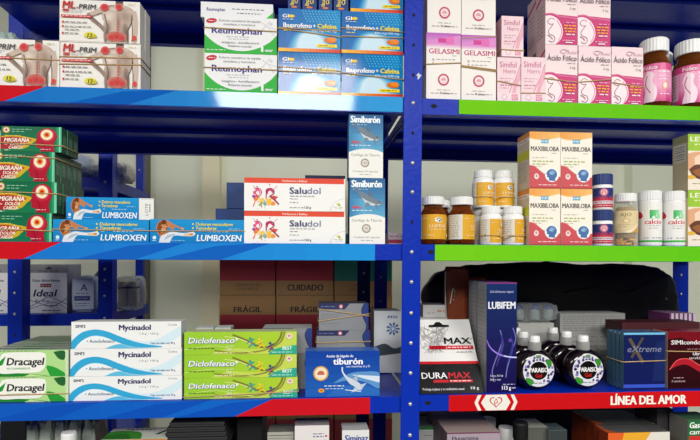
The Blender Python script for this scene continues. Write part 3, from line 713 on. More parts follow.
def art_drac():
    A = Art(80, 27.5); A.r(0, 0, 80, 27.5, (176, 220, 140)); A.p([(0, 18), (9, 10), (18, 27.5), (0, 27.5)], (20, 150, 50)); A.p(curve([(62, 27.5), (58, 17), (66, 18), (76, 24), (77, 27.5)], 4), (26, 156, 44)); A.p(curve([(65, 2), (76, 1), (76, 10), (70, 9), (65, 2)], 4), (22, 96, 40)); A.p([(0, 25), (30, 24), (45, 25), (62, 27.5), (0, 27.5)], (16, 130, 40)); A.p([(36, 27.5), (42, 25), (58, 27.5)], (196, 230, 150))
    A.p([(9, 14)] + curve([(14, 4), (20, 2.4), (40, 2), (54, 2.6), (57.5, 6), (57, 16), (54, 21), (48, 23.4), (30, 24), (12, 23.8), (9, 14)], 4), (244, 244, 236))
    A.p([(10, 13), (18, 6), (15, 15), (9, 18)], (20, 150, 50)); A.d(9, .6, 40, (90, 130, 80), .9)
    A.t('Dracagel', 19, 15.6, 7.6, (24, 24, 28), w=37, bold=.03, shear=.15); A.t('40 COMPRIMIDOS', 19, 20.2, 2.0, (40, 160, 70), w=23, bold=.01)
    A.r(77, 0, 80, 27.5, (206, 226, 186))
    return A
def art_myc():
    A = Art(111.5, 28); A.r(0, 0, 111.5, 28, (240, 241, 240))
    A.p(curve([(-1, 20), (10, 11), (22, 8.4), (36, 10), (52, 16), (66, 20), (80, 20.4), (92, 16), (104, 9), (112, 4)], 5) + curve([(112, 14), (102, 21), (88, 25.4), (70, 25.6), (54, 23), (40, 18.4), (26, 15), (14, 18), (4, 28), (-1, 28)], 5), (214, 236, 244))
    A.p(curve([(-1, 22), (4, 16), (12, 10.4), (24, 8), (36, 10.2), (50, 16), (64, 21), (78, 24.2), (92, 26)], 5) + curve([(92, 27), (74, 27.4), (58, 25.6), (44, 20.4), (32, 15.6), (22, 14.6), (14, 17.4), (7, 23), (3, 28), (-1, 28)], 5), (40, 168, 216))
    A.p(curve([(4, 28), (8, 22), (15, 17), (24, 15), (33, 17), (40, 20), (30, 22), (18, 22.6), (10, 24), (4, 28)], 5), (236, 244, 246)); A.p(curve([(34, 28), (42, 24.6), (50, 23.4), (60, 26.4), (78, 28)], 4), (90, 190, 226)) 
    A.t('SIMI\'S', 4, 6.2, 3, (24, 28, 66), w=10, bold=.03); A.t('Mycinadol', 48, 8.8, 5.4, (44, 40, 96), w=32, bold=.04)
    A.t('1.0 g / 100 g', 69, 13.6, 1.9, (90, 90, 110), w=19); A.t('Crema', 98, 4.6, 2.4, (120, 120, 140), w=9)
    A.t('• Aceclofenaco', 15.5, 21.8, 3.2, (30, 52, 96), w=28, bold=.012); A.t('Caja con tubo con 40 g', 80, 23.6, 2.0, (30, 80, 130), w=25, bold=.02)
    return A
def art_dic():
    A = Art(113, 24.5); A.g(0, 0, 113, 24.5, (150, 204, 40), (176, 208, 40), 'h', 6)
    A.p(curve([(26, 24.5), (46, 18), (70, 19), (88, 16), (98, 8), (102, 0), (113, 0), (113, 24.5)], 4), (196, 216, 80)); A.l(curve([(48, 3), (62, 9), (78, 17), (90, 14), (96, 7), (98, 0)], 5), 2.0, (126, 120, 40)); A.l(curve([(30, 20), (56, 23), (80, 20), (96, 12), (101, 0)], 5), 1.6, (140, 136, 50)); A.l(curve([(0, 19), (30, 15), (50, 19), (70, 23)], 5), .8, (206, 226, 120)); A.l(curve([(40, 5), (56, 8), (72, 16)], 5), .8, (230, 236, 150))
    for (x, y), c in (((66, 10), (30, 150, 150)), ((75, 11), (240, 210, 40)), ((86, 15), (60, 70, 120))):
        A.e(x, y - 2.6, 1.4, 1.4, c); A.l([(x - .5, y), (x + 2.6, y + 4)], 2, c); A.l([(x - 3.5, y + 2.5), (x, y), (x + 4, y - 2)], 1.2, c); A.l([(x + 2, y + 3), (x - 1.4, y + 7)], 1.2, c); A.l([(x + 2.4, y + 3.4), (x + 6, y + 6)], 1.2, c); A.e(x + 1, y + 2, .9, .9, (226, 60, 50))
    A.p(curve([(84, 24.5), (90, 19.4), (100, 16.4), (113, 14.6)], 4) + [(113, 24.5)], (30, 168, 140)); A.t('BEST', 98.5, 19.6, 3.4, (240, 250, 240), w=10, bold=.02, shear=.15); A.d(88, 21.8, 22, (206, 240, 226), 1.0)
    A.e(105.5, 5, 3.2, 3, (236, 220, 210)); A.e(105.5, 4.6, 1.6, 1.2, (206, 130, 130))
    A.t('Diclofenaco', 4.0, 12.2, 5.9, (110, 120, 160), w=46.5, bold=.05, shear=.18); A.t('Diclofenaco', 4.2, 12, 5.9, (246, 248, 250), w=46, bold=.018, shear=.18); A.p([(51.5, 6), (54, 7.6), (51.5, 10.6)], (246, 248, 250))
    A.d(4.5, 17, 27, (70, 90, 30), 1.0); A.d(42, 15, 8, (240, 244, 210), .8); A.t('Gel', 42, 20, 2.6, (240, 248, 220), w=5, bold=.01); A.d(30, 21.6, 20, (236, 240, 190), 1)
    return A
def art_tib():
    A = Art(75, 48); A.g(0, 0, 75, 48, (22, 66, 160), (36, 100, 186), 'v', 6); A.p(curve([(28, 34), (44, 24), (60, 22), (75, 24), (75, 40), (60, 33), (44, 31), (28, 34)], 4), (96, 150, 206)); A.p(curve([(20, 48), (36, 38), (56, 36), (75, 42)], 4) + [(75, 48)], (46, 110, 190)); A.p([(46, 25), (75, 27), (75, 34), (58, 29)], (214, 228, 240))
    A.t('Aceite de hígado de', 21, 6.6, 2.8, (236, 240, 250), w=27, bold=.02); A.t('tiburón', 28, 14.2, 6.6, (250, 250, 252), w=29.5, bold=.03); A.t('con vitaminas A y D', 41, 17.4, 2.2, (230, 236, 250), w=24, bold=.01)
    A.l(curve([(37, 17), (37.4, 22), (41, 27), (47, 31), (52, 35)], 4), 1.4, (226, 234, 240)); A.p(curve([(38, 25), (46, 29), (53, 33), (58, 38), (55, 42), (50, 38), (44, 34), (38, 25)], 3), (206, 216, 226)); A.p([(47, 30), (53, 24), (52, 33)], (170, 186, 206)); A.p([(54, 36), (62, 34), (57, 40)], (190, 204, 220)); A.p([(50, 38), (46, 44), (55, 41)], (190, 204, 220)); A.l(curve([(40, 41), (48, 42), (56, 43)], 3), .8, (230, 240, 246))
    A.e(15.5, 23.4, 7.6, 7.8, (226, 170, 60)); A.e(15.5, 23.4, 6.2, 6.4, (240, 226, 200)); A.e(15.5, 24, 3.6, 3.6, (206, 110, 80)); A.r(12, 25, 19, 27.4, (244, 232, 214))
    A.d(19, 36, 20, (226, 232, 246), 1.3); A.d(20, 39, 18, (206, 216, 240), 1.1); A.e(16, 41.4, 3.2, 2.2, (236, 160, 50)); A.d(14.4, 41, 3.2, (120, 60, 20), .8); A.e(53, 36, 0.1, .1, (255, 255, 255))
    return A
def art_silver(rot=0):
    A = Art(50, 25); A.r(0, 0, 50, 25, (136, 138, 142)); A.p([(0, 0), (31, 0), (26, 5.4), (0, 5.4)], (32, 40, 84)); A.e(22, 2.8, 2, 2, (206, 120, 120)); A.e(22, 2.8, 1, 1, (240, 226, 226)); A.d(2, 2.4, 14, (110, 120, 170), .9)  # base grey has the shade of the deep shelf painted in
    A.p(curve([(50, 0), (46, 0), (43, 6), (45, 14), (48, 20), (47, 25), (50, 25)], 4), (30, 56, 130)); A.l(curve([(46, 0), (43, 6), (45, 14), (48, 20), (47, 25)], 4), .8, (30, 34, 60))
    for v in (10, 12, 14, 18): A.d(2, v, 18, (120, 122, 126), .8)
    return A
# ------------------------------------------------------------------ top row, left
wc = dict(front=W_, side=(226, 222, 214), top=(232, 228, 222))
G = 'boxed back-pain tablets on the top shelf'
A = art_spine()
m1 = carton('tablet_carton', 'white bare-back carton cut by the left photo edge, beside a stack of two', 'medicine box', G, -21, 59.5, 39.5, 85.2, .006, .022, wc, {'front': A}, z=Z1)
m2 = carton('tablet_carton', 'lower front white carton of the two-high stack printed with a bare back', 'medicine box', G, 60.2, 140.6, 43, 87, .006, .022, wc, {'front': A}, z=Z1)
m3 = carton('tablet_carton', 'upper front white carton of the two-high stack printed with a bare back', 'medicine box', G, 59.6, 140, .6, 43, .006, .022, wc, {'front': A}, z=m2.z1 + .0003)
m4 = copy_to(m2, 'white carton behind the lower front carton of the bare-back stack, only its side showing', dy=.0226)
m5 = copy_to(m3, 'white carton behind the upper front carton of the bare-back stack, its top set lower', dx=.0006, dy=.0226)
band('tan rubber band round the lower bare-back cartons, upper of two', [m2, m4], 66.5, 65.5)
band('tan rubber band round the lower bare-back cartons, lower of two', [m2, m4], 73.5, 72)
band('tan rubber band round the bare-back carton at the left edge of the photo', [m1], 69, 70)
G = 'green and white rheumatic pain boxes'
A = art_reum(); gc = dict(front=(240, 240, 240), side=(30, 160, 50), top=(236, 236, 236))
r1 = carton('tablet_carton', 'bottom white and green carton with navy lettering, standing on the shelf', 'medicine box', G, 204.5, 277, 54, 92.5, .006, .024, gc, {'front': A}, z=Z1)
r2 = carton('tablet_carton', 'middle white and green carton with navy lettering, resting on the bottom one', 'medicine box', G, 204.5, 276.8, 17.5, 54, .006, .024, gc, {'front': A}, z=r1.z1 + .0003)
r3 = carton('tablet_carton', 'thin white carton lying flat on top of the green and white cartons', 'medicine box', G, 200.8, 273, 3, 18, .010, .05, dict(front=(238, 238, 240), side=(225, 228, 225), top=(236, 236, 236)), {'front': art_reum_flat()}, z=r2.z1 + .0003)
band('tan rubber band round the bottom green and white carton', [r1], 72, 72.5)
band('tan rubber band round the middle green and white carton', [r2], 33, 34.5)
G = 'blue painkiller boxes with orange stripe'
A = art_ibu(); bc = dict(front=(30, 130, 190), side=(18, 70, 140), top=(24, 96, 165))
pl = [('left column', 278.5, 340.5), ('right column', 341.5, 403)]
ib = []
for (nm, a, b), ys in zip(pl, ((94.0, 52.6, 9.5), (95.5, 54.4, 12.2))):
    lo = carton('painkiller_carton', 'bottom blue carton with orange pill print in the %s, wrapped in shiny film' % nm, 'medicine box', G, a, b, ys[1], ys[0], .006, .03, bc, {'front': A}, z=Z1, m=FILM)
    hi = carton('painkiller_carton', 'second blue carton with orange pill print from the bottom in the %s' % nm, 'medicine box', G, a, b, ys[2], ys[1], .006, .03, bc, {'front': A}, z=lo.z1 + .0003, m=GLOSS)
    ib.append((lo, hi))
i3 = carton('painkiller_carton', 'topmost blue carton with orange pill print, on the column beside the blue post', 'medicine box', G, 350.5, 403, -28, 11.9, .008, .03, bc, {'front': A}, z=ib[1][1].z1 + .0003, m=GLOSS)
A = art_ibu_end(); k = 0
for a, b, nm in ((288, 300.5, 'first'), (302.5, 316.5, 'second'), (319, 332, 'third')):
    e = carton('painkiller_carton', 'small navy carton end with yellow sideways lettering, %s from the left of four' % nm, 'medicine box', 'navy carton ends over the blue boxes', a, b, -19, 9.3, .008, .05, dict(front=(14, 60, 130), side=(12, 46, 110)), {'front': A}, z=ib[0][1].z1 + .0003)
e = carton('painkiller_carton', 'small navy carton end with yellow sideways lettering, last of four', 'medicine box', 'navy carton ends over the blue boxes', 334, 348.2, -19, 9.3, .008, .05, dict(front=(14, 60, 130), side=(12, 46, 110)), {'front': A}, z=ib[0][1].z1 + .0003)
band('tan rubber band dipping to the right across the second blue carton of the left column', [ib[0][1]], 31, 37.5)
band('tan rubber band straight across the second blue carton of the left column', [ib[0][1]], 30.4, 31.6)
band('upper tan rubber band across the bottom blue carton of the left column', [ib[0][0]], 69, 71.6)
band('lower tan rubber band across the bottom blue carton of the left column', [ib[0][0]], 73, 74)
band('upper tan rubber band across the second blue carton of the right column', [ib[1][1]], 28, 30)
band('lower tan rubber band across the second blue carton of the right column', [ib[1][1]], 36.4, 36)
band('tan rubber band across the bottom blue carton of the right column', [ib[1][0]], 73, 78)

# ------------------------------------------------------------------ top row, right
G = 'white and magenta capsule boxes by the blue post'
A = art_gel(); gc = dict(front=(246, 240, 234), side=(214, 190, 200), top=(226, 200, 214))
g1 = carton('capsule_carton', 'lower left white carton with purple top, next to the blue post', 'medicine box', G, 426.3, 460.6, 33, 97.2, .006, .034, gc, {'front': A}, z=ZR1)
g2 = carton('capsule_carton', 'lower right white carton with purple top, beside a small pink carton', 'medicine box', G, 461.5, 496, 35.2, 98.6, .006, .034, gc, {'front': A}, z=ZR1)
g3 = copy_to(g1, 'upper left white carton with magenta ring emblem, cut by the top of the photo', dx=.0016, dz=g1.H + .0004, dy=.001)
g4 = copy_to(g2, 'upper right white carton with magenta ring emblem, cut by the top of the photo', dx=-.0006, dz=g2.H + .0004, dy=.001)
band('upper tan rubber band round the lower right purple-topped carton', [g2], 61.5, 64.8)
band('lower tan rubber band round the lower right purple-topped carton', [g2], 62.6, 66.4)
band('tan rubber band round the lower left purple-topped carton', [g1], 61.4, 58.8)
band('tan rubber band round the upper right ring-emblem carton', [g4], 34, 30.4)
G = 'small pale pink iron boxes'
A = art_simi(); sc = dict(front=(246, 216, 222), side=(206, 160, 170), top=(232, 190, 200))
s1 = carton('supplement_carton', 'small pale pink carton at lower left, under another pink carton', 'medicine box', G, 497.2, 520.6, 57.5, 99.6, .006, .034, sc, {'front': A}, z=ZR1)
s2 = carton('supplement_carton', 'small pale pink carton at lower right, against the magenta mother-print boxes', 'medicine box', G, 521.2, 545, 57.2, 100.4, .006, .034, sc, {'front': A}, z=ZR1)
s3 = carton('supplement_carton', 'small pale pink carton on top of the other small pink cartons', 'medicine box', G, 501.5, 523.4, 16.2, 57.2, .008, .034, sc, {'front': A}, z=max(s1.z1, s2.z1) + .0003)
band('tan rubber band round the upper small pink carton', [s3], 43.5, 44)
band('tan rubber band round the lower left small pink carton', [s1], 76, 80)
band('tan rubber band round the lower right small pink carton', [s2], 87.6, 87)
G = 'pink vitamin boxes with mother drawing'
A = art_fol(); B = art_folside(); fc = dict(front=(248, 228, 228), side=(226, 196, 198), top=(240, 214, 218))
fs = []
for nm, a, b, t, bo in (('left', 545.2, 577.4, 44.8, 101.2), ('middle', 578.4, 611, 46.4, 102), ('right', 611.6, 643, 47.2, 103.2)):
    fs.append(carton('vitamin_carton', 'pink carton with line drawing of a mother, lower row, %s of three' % nm, 'medicine box', G, a, b, t, bo, .006, .032, fc, {'front': A, 'left': B}, z=ZR1))
f4 = copy_to(fs[0], 'pink carton with line drawing of a mother, upper row, left of two', dz=fs[0].H + .0004)
f5 = copy_to(fs[1], 'pink carton with line drawing of a mother, upper row, right of two', dz=fs[1].H + .0004, dx=-.0014)
copy_to(f4, 'pink carton behind the upper left mother-print carton, only its side showing', dy=.0326)
band('tan rubber band round the lower left mother-print carton', [fs[0]], 71.6, 75)
band('tan rubber band round the lower middle mother-print carton', [fs[1]], 74.4, 70.6)
band('tan rubber band round the lower right mother-print carton', [fs[2]], 73.6, 77.6)

# ------------------------------------------------------------------ bottles
def bottle(name, label, cat, group, px0, px1, top, bot, Y, z, body, cap, glass, art=None, lab=None, span=200, capmat=WHITEP, fill=None, turn=0, ring=None):
    """px0..px1: body width; body: profile in (fraction of radius, fraction of height); cap: (fraction of radius, start, end, ribbed);
    lab: (start, end) of the label in fractions of the height"""
    xm = (px0 + px1) / 2; a, b = at(px0, (top + bot) / 2, Y), at(px1, (top + bot) / 2, Y)
    a, b = at(px0, (top + bot) / 2, Y + (b.x - a.x) / 2), at(px1, (top + bot) / 2, Y + (b.x - a.x) / 2)
    R = (b.x - a.x) / 2 * .985 * math.cos(math.atan2((a.x + b.x) / 2, Y - CAM.y)) * 1.03; zt = at(xm, top, Y).z; H = zt - z
    t = thing(name, label, cat, ((a.x + b.x) / 2, Y + R, z), group, turn)
    mb = MB(); mb.lathe([(R * r, H * h) for r, h in body], 36, cap=True); o = mb.build('body', glass, t)
    if fill:
        fb = MB()
        rr = random.Random(5); n = 18
        prof = [(R * r * .93, H * (h + .012)) for r, h in body if h <= fill[1] and r > .3]
        fb.lathe([(prof[0][0] * .9, prof[0][1])] + prof[1:] + [(prof[-1][0] * .6, prof[-1][1] + .001)], 24)
        fb.build('contents', fill[0], t)
    cr, c0, c1, rib = cap
    cb = MB(); cb.lathe([(R * cr * .97, H * c0), (R * cr, H * (c0 + .008)), (R * cr, H * (c1 - .02)), (R * cr * .93, H * c1)], 56 if rib else 32, rib=.025 if rib else 0)
    cb.build('cap', capmat, t)
    if ring:
        cb = MB(); cb.lathe([(R * cr * .98, H * ring[0]), (R * cr * .98, H * ring[1])], 32); cb.build('neck_ring', WHITEP, t)
    if art:
        l0, l1 = lab; RL = R + .0004; sp = math.radians(span)
        lb = MB()
        def fn(u, v, e):
            an = (u / art.w - .5) * sp; q = RL + e
            return (q * math.sin(an), -q * math.cos(an), H * (l1 - (l1 - l0) * v / art.h))
        art.put(lb, fn, step=art.w / 20)
        lb.build('label', PLAST, t)
    t['_r'] = R; t['_h'] = H
    return t
BROWN_BODY = [(.90, 0), (.98, .015), (1, .03), (1, .56), (.97, .64), (.86, .71), (.72, .76), (.70, .80), (.70, .93)]
def art_ferro():
    A = Art(60, 34); A.r(0, 0, 60, 34, (238, 160, 196)); A.g(0, 0, 60, 6, (206, 60, 130), (226, 90, 150), 'h', 5); A.g(0, 22, 60, 34, (236, 150, 190), (206, 40, 116), 'v', 6)
    A.p(curve([(24, 6), (30, 9), (29, 16), (33, 24), (30, 34), (20, 34), (22, 24), (20, 14), (24, 6)], 4), (250, 222, 232)); A.l(curve([(24, 10), (22, 18), (27, 26)], 4), .8, (196, 70, 130)); A.r(2, 6, 16, 30, (240, 190, 212))
    for k in range(7): A.d(3, 8 + k * 3, 11, (190, 90, 140), .8)
    A.t('Fólico', 20, 5, 3.4, (250, 236, 244), w=13, bold=.02); A.d(34, 7, 14, (250, 236, 244), 1.4); A.d(34, 11, 12, (250, 220, 236), 1.2); A.d(34, 14, 12, (250, 220, 236), 1.2); A.e(41, 20, 3, 3.6, (236, 170, 120)); A.e(41, 20, 2, 2.4, (250, 230, 220)); A.d(36, 27, 12, (250, 230, 240), 1.2)
    return A
A = art_ferro(); G = 'amber jars with pink labels'
cap_fill = speckled('capsule_filling', (206, 140, 60), (60, 26, 8), 190)
dark_fill = speckled('dark_capsule_filling', (120, 66, 30), (40, 18, 8), 230)
bt = bottle('pill_jar', 'amber jar with pink label and white ribbed cap, beside the right mother-print carton', 'bottle', G, 635, 669, 34.6, 103.4, .010, ZR1, BROWN_BODY, (.88, .81, 1.0, True), AMBER, A, (.09, .62), 210, fill=(dark_fill, .74), turn=-.62)
b2 = bottle('pill_jar', 'amber jar with pink label and white cap, at the right photo edge', 'bottle', G, 668.6, 706, 36, 104.4, .010, ZR1, BROWN_BODY, (.86, .81, 1.0, True), AMBER, A, (.09, .62), 210, fill=(dark_fill, .74), turn=-.45)
dup(bt, bt.location + Vector((.046, .052, 0)), 'amber jar standing behind the gap between the two pink-label jars, white cap showing', G)

def art_lut():
    A = Art(70, 40); A.r(0, 0, 70, 40, (228, 170, 40)); A.r(0, 0, 22, 40, (226, 222, 210)); A.r(58, 0, 70, 40, (232, 226, 210))
    for k in range(12): A.d(2, 2 + k * 3, 17, (130, 124, 116), .9, seed=k)
    for k in range(9): A.d(60, 4 + k * 3.4, 8, (180, 160, 120), 1, seed=k)
    A.d(24, 6, 6, (250, 240, 200), 1); A.e(40, 9, 4, 4.4, (248, 240, 216)); A.l(curve([(38, 9), (40, 6), (43, 9), (40, 11.6), (41, 9)], 4), 1, (50, 60, 60))
    A.t('LUFERE', 31, 21, 4.4, (252, 240, 206), w=18); A.d(30, 23.6, 20, (252, 236, 180), 1.2); A.d(26, 33, 9, (250, 236, 190), 1.4); A.r(50, 31, 54, 36, (250, 226, 150))
    return A
LUT = art_lut(); G = 'amber jars with yellow labels'
j1 = bottle('pill_jar', 'amber jar with yellow label facing forward, next to the blue post', 'bottle', G, 420, 446, 195.6, 243, .006, ZR2, BROWN_BODY, (.86, .83, 1.0, True), AMBER, LUT, (.11, .62), 300, fill=(cap_fill, .74), turn=-.2)
dup(j1, j1.location + Vector((at(461, 220, .03).x - at(433, 220, .03).x, -.002, 0)), 'amber jar with its label turned to show white print, second from the blue post', G, rotz=.75)
dup(j1, j1.location + Vector((.021, .044, 0)), 'amber jar standing behind between the two yellow-label amber jars', G)
WH_BODY = [(.92, 0), (.98, .012), (1, .03), (1, .70), (.97, .745), (.84, .79), (.80, .80), (.80, .93)]
G = 'white pill bottles with yellow labels'
w1 = bottle('pill_bottle', 'white bottle with yellow label, bottom row, left of two, half its label white', 'bottle', G, 479.6, 501.4, 205.4, 243.6, .006, ZR2, WH_BODY, (.86, .81, 1.0, True), WHITEP, LUT, (.06, .66), 300, turn=.55)
def wcopy(px, dy, dz, rz, lab): 
    n = dup(w1, w1.location + Vector((at(px, 225, .02).x - at(490.5, 225, .02).x, dy, dz)), lab, G, rotz=rz); return n
w2 = wcopy(513, .001, 0, .75, 'white bottle with yellow label, bottom row, right of two')
HW = w1['_h']
w3 = wcopy(488.8, .028, HW + .0004, 0, 'white bottle with yellow label, upper row, left of two')
w4 = wcopy(509.8, .028, HW + .0004, -.1, 'white bottle with yellow label, upper row, right of two')
w5 = wcopy(490, .034, 0, .4, 'white bottle standing behind the bottom left yellow-label bottle')
w6 = wcopy(508, .034, 0, .4, 'white bottle standing behind the bottom row gap of yellow-label bottles')
w7 = wcopy(495, .060, HW + .0004, .2, 'white bottle standing behind the upper left yellow-label bottle')
w8 = wcopy(513, .060, HW + .0004, .2, 'white bottle standing behind the upper right yellow-label bottle')
def ring_band(label, things, zf, dz=0):
    R = things[0]['_r'] + .0013; a, b = things[0].location, things[-1].location
    base = Vector(((a.x + b.x) / 2, (a.y + b.y) / 2, a.z + things[0]['_h'] * zf)); pts = []
    for i in range(13): an = PI / 2 + PI * i / 12; pts.append(Vector((a.x + R * math.cos(an), a.y + R * math.sin(an), base.z)) - base)
    for i in range(13): an = -PI / 2 + PI * i / 12; pts.append(Vector((b.x + R * math.cos(an), b.y + R * math.sin(an), base.z + dz)) - base)
    mb = MB(); mb.tube(pts, .0009, 6, True); return tag(mb.build('rubber_band', BANDM, None, base), label, 'rubber band', 'rubber bands round the bundles')
ring_band('tan rubber band round the upper pair of white yellow-label bottles', [w3, w4], .28)
ring_band('tan rubber band round the bottom pair of white yellow-label bottles', [w1, w2], .24)
# ------------------------------------------------------------------ middle row, left
A = art_mig(); B = art_migside(); mc = dict(front=(18, 104, 70), side=(58, 92, 68), top=(30, 90, 62))
G = 'green migraine tablet boxes'
prev = Z2; rows = []
for k, (x0, x1, t, b, back, nm) in enumerate(((-9.5, 52, 213, 243.0, 4, 'bottom'), (-4.5, 57, 182, 212.6, 4, 'second-lowest'), (-6.5, 54.8, 151.8, 182, 4, 'second-highest'), (.8, 61.6, 126.6, 151.6, 2, 'topmost'))):
    q = carton('migraine_carton', 'green carton with red head and target print, front of the %s row' % nm, 'medicine box', G, x0, x1, t, b, .006, .0168, mc, {'front': A, 'right': B}, z=prev + (.0003 if k else 0), m=GLOSS)
    prev = q.z1; rr = [q]
    for j in range(1, back + 1):
        rr.append(copy_to(q, 'green carton end panel, %s behind the front of the %s row of head-print boxes' % (['', 'first', 'second', 'third', 'fourth'][j], nm), dx=.0006 * (j % 2), dy=.0172 * j))
    rows.append(rr)
for rr, y, nm in zip(rows, (232.5, 197, 163, 151), ('bottom', 'second-lowest', 'second-highest', 'topmost')):
    band('tan rubber band round the %s row of green head-print boxes' % nm, rr, y - .8, y + 1)
A = art_lum(); lc = dict(front=(26, 138, 204), side=(22, 100, 176), top=(26, 120, 190))
G = 'blue muscle gel boxes with yellow lines'
l1 = carton('gel_carton', 'long blue carton with bending man print, lower left of the blue gel boxes', 'medicine box', G, 53, 149, 219.6, 243, .006, .036, lc, {'front': A}, z=Z2, m=GLOSS)
l2 = carton('gel_carton', 'long blue carton with bending man print, against the red and white boxes', 'medicine box', G, 150, 244, 219.6, 243.2, .006, .036, lc, {'front': A}, z=Z2, m=GLOSS)
l3 = carton('gel_carton', 'long blue carton with open white end flap, resting on another blue carton', 'medicine box', G, 67, 138.3, 197.4, 219.4, .012, .036, lc, {'front': A}, z=l1.z1 + .0003, m=GLOSS, rot=.05)
fm = MB(); fw = at(153, 208, .012).x - at(138.4, 208, .012).x
fm.box(0, fw, 0, .0006, 0, l3.H * .97, (236, 236, 230)); art_flap().put(fm, lambda u, v, e: (u / 15 * fw, -e, l3.H * .97 * (1 - v / 21)))
fo = fm.build('end_flap', CARD, l3.o, (l3.W / 2 + .0003, 0, .0008)); fo['label'] = 'white unfolded end flap'
band('tan rubber band round the lower left bending-man carton', [l1], 231.8, 232.4)
band('tan rubber band round the bending-man carton against the red and white boxes', [l2], 232.6, 232)
bb = dict(front=(10, 52, 112), side=(10, 44, 96), top=(14, 64, 130))
b1 = carton('gel_carton', 'plain dark blue carton, lower of two behind the red-banded white boxes', 'medicine box', 'plain blue boxes behind', 215.5, 300, 209, 240, .050, .036, bb, z=Z2)
b2 = carton('gel_carton', 'plain dark blue carton, upper of two behind the red-banded white boxes', 'medicine box', 'plain blue boxes behind', 226.5, 302, 183, 209, .050, .036, bb, z=b1.z1 + .0003)
b3 = carton('gel_carton', 'tall dark blue carton peeking over the right end of the red-banded white boxes', 'medicine box', 'plain blue boxes behind', 305, 345, 175.4, 240, .050, .036, dict(front=(8, 26, 66), side=(8, 24, 60), top=(40, 130, 190)), z=Z2, m=GLOSS)  # bright blue top is a glint painted into the colour
A = art_sal(); sc = dict(front=W_, side=(60, 90, 150), top=(226, 66, 32))
G = 'white gel boxes with red band'
a1 = carton('gel_carton', 'lower white carton with red band and paint-splash print', 'medicine box', G, 244.2, 345.3, 211.3, 243.2, .006, .038, sc, {'front': A}, z=Z2)
a2 = carton('gel_carton', 'upper white carton with red band and paint-splash print', 'medicine box', G, 244.2, 345.1, 178.2, 211.2, .006, .038, sc, {'front': A}, z=a1.z1 + .0003)
A = art_cart(); cc = dict(front=(200, 214, 222), side=(60, 110, 150), top=(40, 100, 150))
G = 'shark capsule boxes'
k1 = carton('capsule_carton', 'lower upright carton with blue shark print, standing on the shelf', 'medicine box', G, 349.6, 385, 178.2, 243.2, .006, .034, cc, {'front': A}, z=Z2)
k2 = carton('capsule_carton', 'upper upright carton with blue shark print, balanced on the other shark carton', 'medicine box', G, 348.8, 383, 114, 178, .006, .034, cc, {'front': A}, z=k1.z1 + .0003)
def art_strip_box():
    A = Art(20, 8); A.r(0, 0, 20, 8, (226, 206, 212)); A.r(0, 4, 20, 6, (206, 60, 90)); A.d(1, 1.5, 15, (200, 150, 160), 1); return A
carton('small_carton', 'small white carton with red stripe, behind the blue post left of the amber jars', 'medicine box', None, 388, 416, 233, 243, .12, .04, dict(front=(226, 206, 212), side=(210, 190, 196)), {'front': art_strip_box()}, z=Z2)

# ------------------------------------------------------------------ middle row, right
A = art_max(); B = art_maxside(); mc = dict(front=(246, 240, 226), side=(214, 200, 176), top=(236, 166, 86))
G = 'orange-topped memory capsule boxes'
x1 = carton('capsule_carton', 'cream carton with orange top and blue head print, lower left of four', 'medicine box', G, 529.2, 560.2, 188.6, 245, .006, .045, mc, {'front': A, 'left': B}, z=ZR2)
x2 = carton('capsule_carton', 'cream carton with orange top and blue head print, lower right of four', 'medicine box', G, 560.9, 592.2, 189, 245.4, .006, .045, mc, {'front': A, 'left': B}, z=ZR2)
copy_to(x1, 'cream carton with orange top and blue head print, upper left of four', dz=x1.H + .0004)
copy_to(x2, 'cream carton with orange top and blue head print, upper right of four', dz=x2.H + .0004, dx=-.0006)
def art_arnica():
    A = Art(60, 40); A.r(0, 0, 60, 40, (34, 52, 120)); A.r(0, 22, 60, 40, (196, 36, 56)); A.e(32, 9, 6, 8, (206, 90, 110)); A.e(32, 9, 4.4, 6, (230, 190, 200)); A.l([(29, 12), (32, 4), (35, 12)], 1.4, (206, 60, 90))
    A.t('CLORO-TEC', 16, 25, 7.4, (206, 50, 70), w=34, bold=.02); A.r(14, 26.6, 52, 33, (214, 206, 216)); A.d(16, 28.4, 34, (196, 36, 56), 2); A.d(18, 35.6, 28, (240, 220, 226), 1.6)
    return A
AR = art_arnica(); G = 'blue-capped white jars'
JAR = [(.94, 0), (1, .03), (1, .62), (.96, .68), (.9, .70), (.9, .95)]
NAVYP = mat('navy_moulded_plastic', (34, 56, 118), .38)
v1 = bottle('ointment_jar', 'navy-capped white jar with red and blue label, lower of two beside the cream boxes', 'bottle', G, 590.6, 612, 209.4, 245.4, .008, ZR2, JAR, (1.0, .70, 1.0, True), WHITEP, AR, (.06, .60), 230, capmat=NAVYP, turn=-.5)
dup(v1, v1.location + Vector((0, .0004, v1['_h'] + .0004)), 'navy-capped white jar with red and blue label, upper of two beside the cream boxes', G)
def art_ajo():
    A = Art(60, 54); A.r(12, 0, 60, 44, (226, 206, 160)); A.r(0, 0, 12, 44, (216, 206, 190)); A.p(curve([(36, 44), (44, 36), (52, 24), (60, 10), (60, 44)], 4), (206, 160, 80)); A.p(curve([(26, 44), (40, 34), (50, 20), (53, 12), (50, 28), (42, 38), (36, 44)], 4), (240, 226, 196))
    A.t('AJO', 22, 11, 6.4, (150, 116, 50), w=15, bold=.01); A.e(30, 20, 5, 4.6, (206, 166, 90)); A.e(30, 20, 3.6, 3.4, (236, 220, 180)); A.d(20, 27, 16, (170, 140, 90), 1.2); A.d(20, 31, 12, (170, 140, 90), 1.2)
    for k in range(9): A.d(2, 4 + k * 4, 9, (150, 140, 126), 1, seed=k)
    return A
GOLD = mat('golden_gel_capsules', (246, 190, 30), .25, coat=.4)
